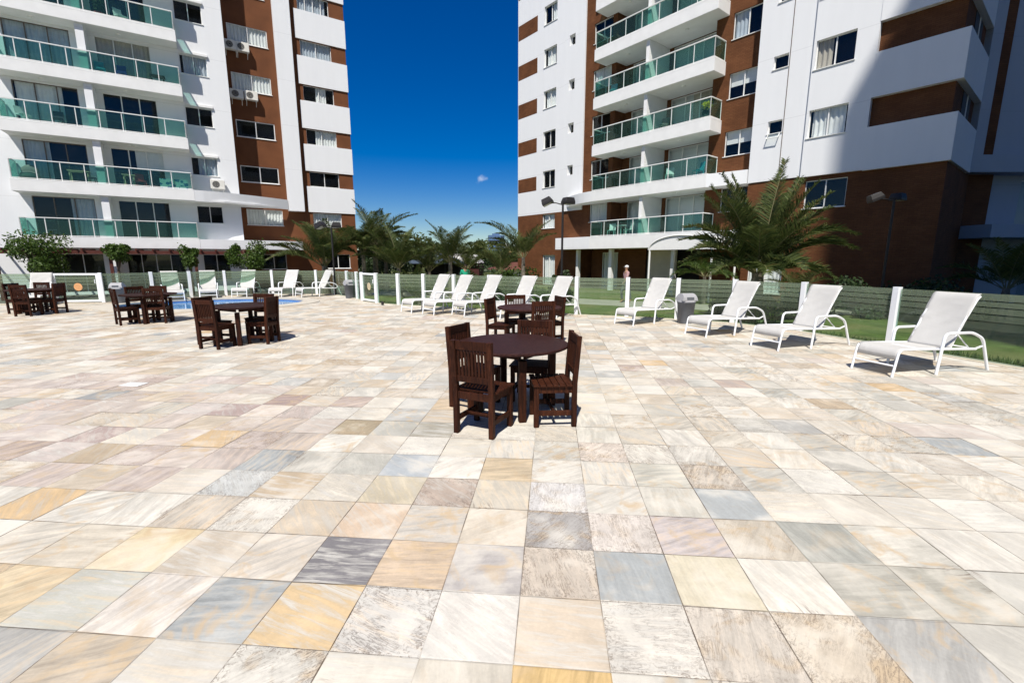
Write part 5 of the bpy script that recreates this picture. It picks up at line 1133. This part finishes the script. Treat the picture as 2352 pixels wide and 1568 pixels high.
# ---------------------------------------------------------------- people
def person(x, y, z0, rz, label, shirt, trousers, hair, cap, pose, skin=(.35, .20, .13), hgt=1.72):
    body = noisy('skin_'+label[:6], skin, .6, .05, 6); s_ = hgt/1.72
    def skinned(nm, verts, edges, rad, mat, parent):
        me = bpy.data.meshes.new(nm); me.from_pydata([tuple(c*s_ for c in v) for v in verts], edges, []); me.materials.append(mat)
        o = bpy.data.objects.new(nm, me); COL.objects.link(o); o.parent = parent
        m = o.modifiers.new('skin', 'SKIN'); m.use_smooth_shade = True
        for i, r_ in enumerate(rad):
            rr_ = r_ if isinstance(r_, tuple) else (r_, r_); me.skin_vertices[0].data[i].radius = (rr_[0]*s_, rr_[1]*s_)
        me.skin_vertices[0].data[0].use_root = True
        sb_ = o.modifiers.new('sub', 'SUBSURF'); sb_.levels = 2; sb_.render_levels = 2; return o
    st, ar = pose   # stride, arm swing
    V = [(0, 0, .95), (0, 0, 1.15), (0, .01, 1.38), (0, .0, 1.50), (0, -.01, 1.60), (0, -.015, 1.68),
         (-.10, 0, .90), (-.11, -st, .50), (-.11, -st*.6, .08), (-.11, -st*.6-.13, .03), (.10, 0, .90), (.11, st*.9, .50), (.11, st*1.3, .10), (.11, st*1.3-.13, .04),
         (-.19, .01, 1.40), (-.24, ar, 1.14), (-.24, ar-.14, .92), (-.24, ar-.17, .85), (.19, .01, 1.40), (.24, -ar*.5, 1.14), (.24, -ar-.10, .93), (.24, -ar-.13, .86)]
    E = [(0, 1), (1, 2), (2, 3), (3, 4), (4, 5), (0, 6), (6, 7), (7, 8), (8, 9), (0, 10), (10, 11), (11, 12), (12, 13), (2, 14), (14, 15), (15, 16), (16, 17), (2, 18), (18, 19), (19, 20), (20, 21)]
    Rd = [(.13, .10), (.12, .09), (.15, .10), .05, (.078, .095), (.06, .075), .085, .055, .038, .035, .085, .055, .038, .035, .05, .04, .03, .035, .05, .04, .03, .035]
    p = skinned('person', V, E, Rd, body, None); p.location = (x, y, z0); p.rotation_euler.z = rz; tag(p, label, 'person')
    V2 = [(0, 0, .92), (0, 0, 1.15), (0, .01, 1.38), (0, .0, 1.46), (-.19, .01, 1.40), (-.24, ar*.9, 1.16), (.19, .01, 1.40), (.24, -ar*.45, 1.16)]
    skinned('shirt', V2, [(0, 1), (1, 2), (2, 3), (2, 4), (4, 5), (2, 6), (6, 7)], [(.155, .125), (.14, .11), (.165, .12), .065, .07, .058, .07, .058], shirt, p)
    V3 = [(0, 0, .98), (-.10, 0, .88), (-.11, -st, .50), (-.11, -st*.6, .14), (.10, 0, .88), (.11, st*.9, .50), (.11, st*1.3, .15)]
    skinned('trousers', V3, [(0, 1), (1, 2), (2, 3), (0, 4), (4, 5), (5, 6)], [(.14, .11), .10, .072, .058, .10, .072, .058], trousers, p)
    hb = MB(); hb.ico((0, .012*s_, 1.665*s_), .098*s_, 2, (.86, 1.05, .8)); 
    if cap:
        hb.add([(math.cos(t*math.pi/8)*.075*s_, (-.03-math.sin(t*math.pi/8)*.16)*s_, 1.655*s_) for t in range(9)], [tuple(range(9))]); hb.build('cap', cap, p)
    else: hb.build('hair', hair, p)
    fc = MB(); fc.ico((0, -.115*s_, 1.60*s_), .016*s_, 1, (.8, 1, 1.2)); fc.build('nose', body, p)
    ey = MB(); ey.ico((-.03*s_, -.098*s_, 1.625*s_), .009*s_, 1); ey.ico((.03*s_, -.098*s_, 1.625*s_), .009*s_, 1); ey.build('eyes', M['dark'], p)
    ear = MB(); ear.ico((-.082*s_, 0, 1.61*s_), .022*s_, 1, (.4, .8, 1.2)); ear.ico((.082*s_, 0, 1.61*s_), .022*s_, 1, (.4, .8, 1.2)); ear.build('ears', body, p)
    return p
pk = cmat('pink_shirt', (.42, .26, .26)); gn = cmat('green_shirt', (.02, .34, .20)); jeans = cmat('grey_trousers', (.10, .11, .12)); kh = cmat('pale_trousers', (.35, .33, .28)); hairm = cmat('black_hair', (.02, .015, .012)); capm = cmat('white_cap', (.6, .6, .6))
person(at(1440, 21.5), 21.5, -.356, R(-80), 'person in a pink shirt and white cap walking left before the right tower', pk, jeans, hairm, capm, (.16, .14))
person(at(1068, 24.5), 24.5, -.356, R(10), 'person in a green shirt facing the pool in front of the small house', gn, kh, hairm, None, (.04, .04))
# entrance canopy: white barrel vault before the right tower
cn = thing('entrance_canopy', 'white arched entrance canopy before the right tower, behind the small bright palm', 'canopy', local(TR, 17.0, 2.6, 0), AZR)
b = MB(); vs = []; n_ = 20
for yy in (-1.2, 1.3):
    for rr_ in (0, .06):
        for i in range(n_+1):
            a = math.pi*i/n_; vs.append((math.cos(a)*(1.75-rr_), yy, 2.12+math.sin(a)*(.72-rr_)))
m_ = n_+1
fs = [(i, i+1, 2*m_+i+1, 2*m_+i) for i in range(n_)] + [(m_+i+1, m_+i, 3*m_+i, 3*m_+i+1) for i in range(n_)] + [(i+1, i, m_+i, m_+i+1) for i in range(n_)] + [(2*m_+i, 2*m_+i+1, 3*m_+i+1, 3*m_+i) for i in range(n_)]
b.add(vs, fs, True); b.build('vault', M['alu'], cn)
b = MB(); b.add([(math.cos(math.pi*i/n_)*1.69, -1.15, 2.12+math.sin(math.pi*i/n_)*.66) for i in range(n_+1)], [tuple(range(n_+1))]); b.build('end_panel', M['alu'], cn)
for sx in (-1, 1):
    for yy in (-1.1, 1.2): MB().cyl(sx*1.69, yy, -.4, 2.12, .05, .05, 10).build('post', M['alu'], cn)
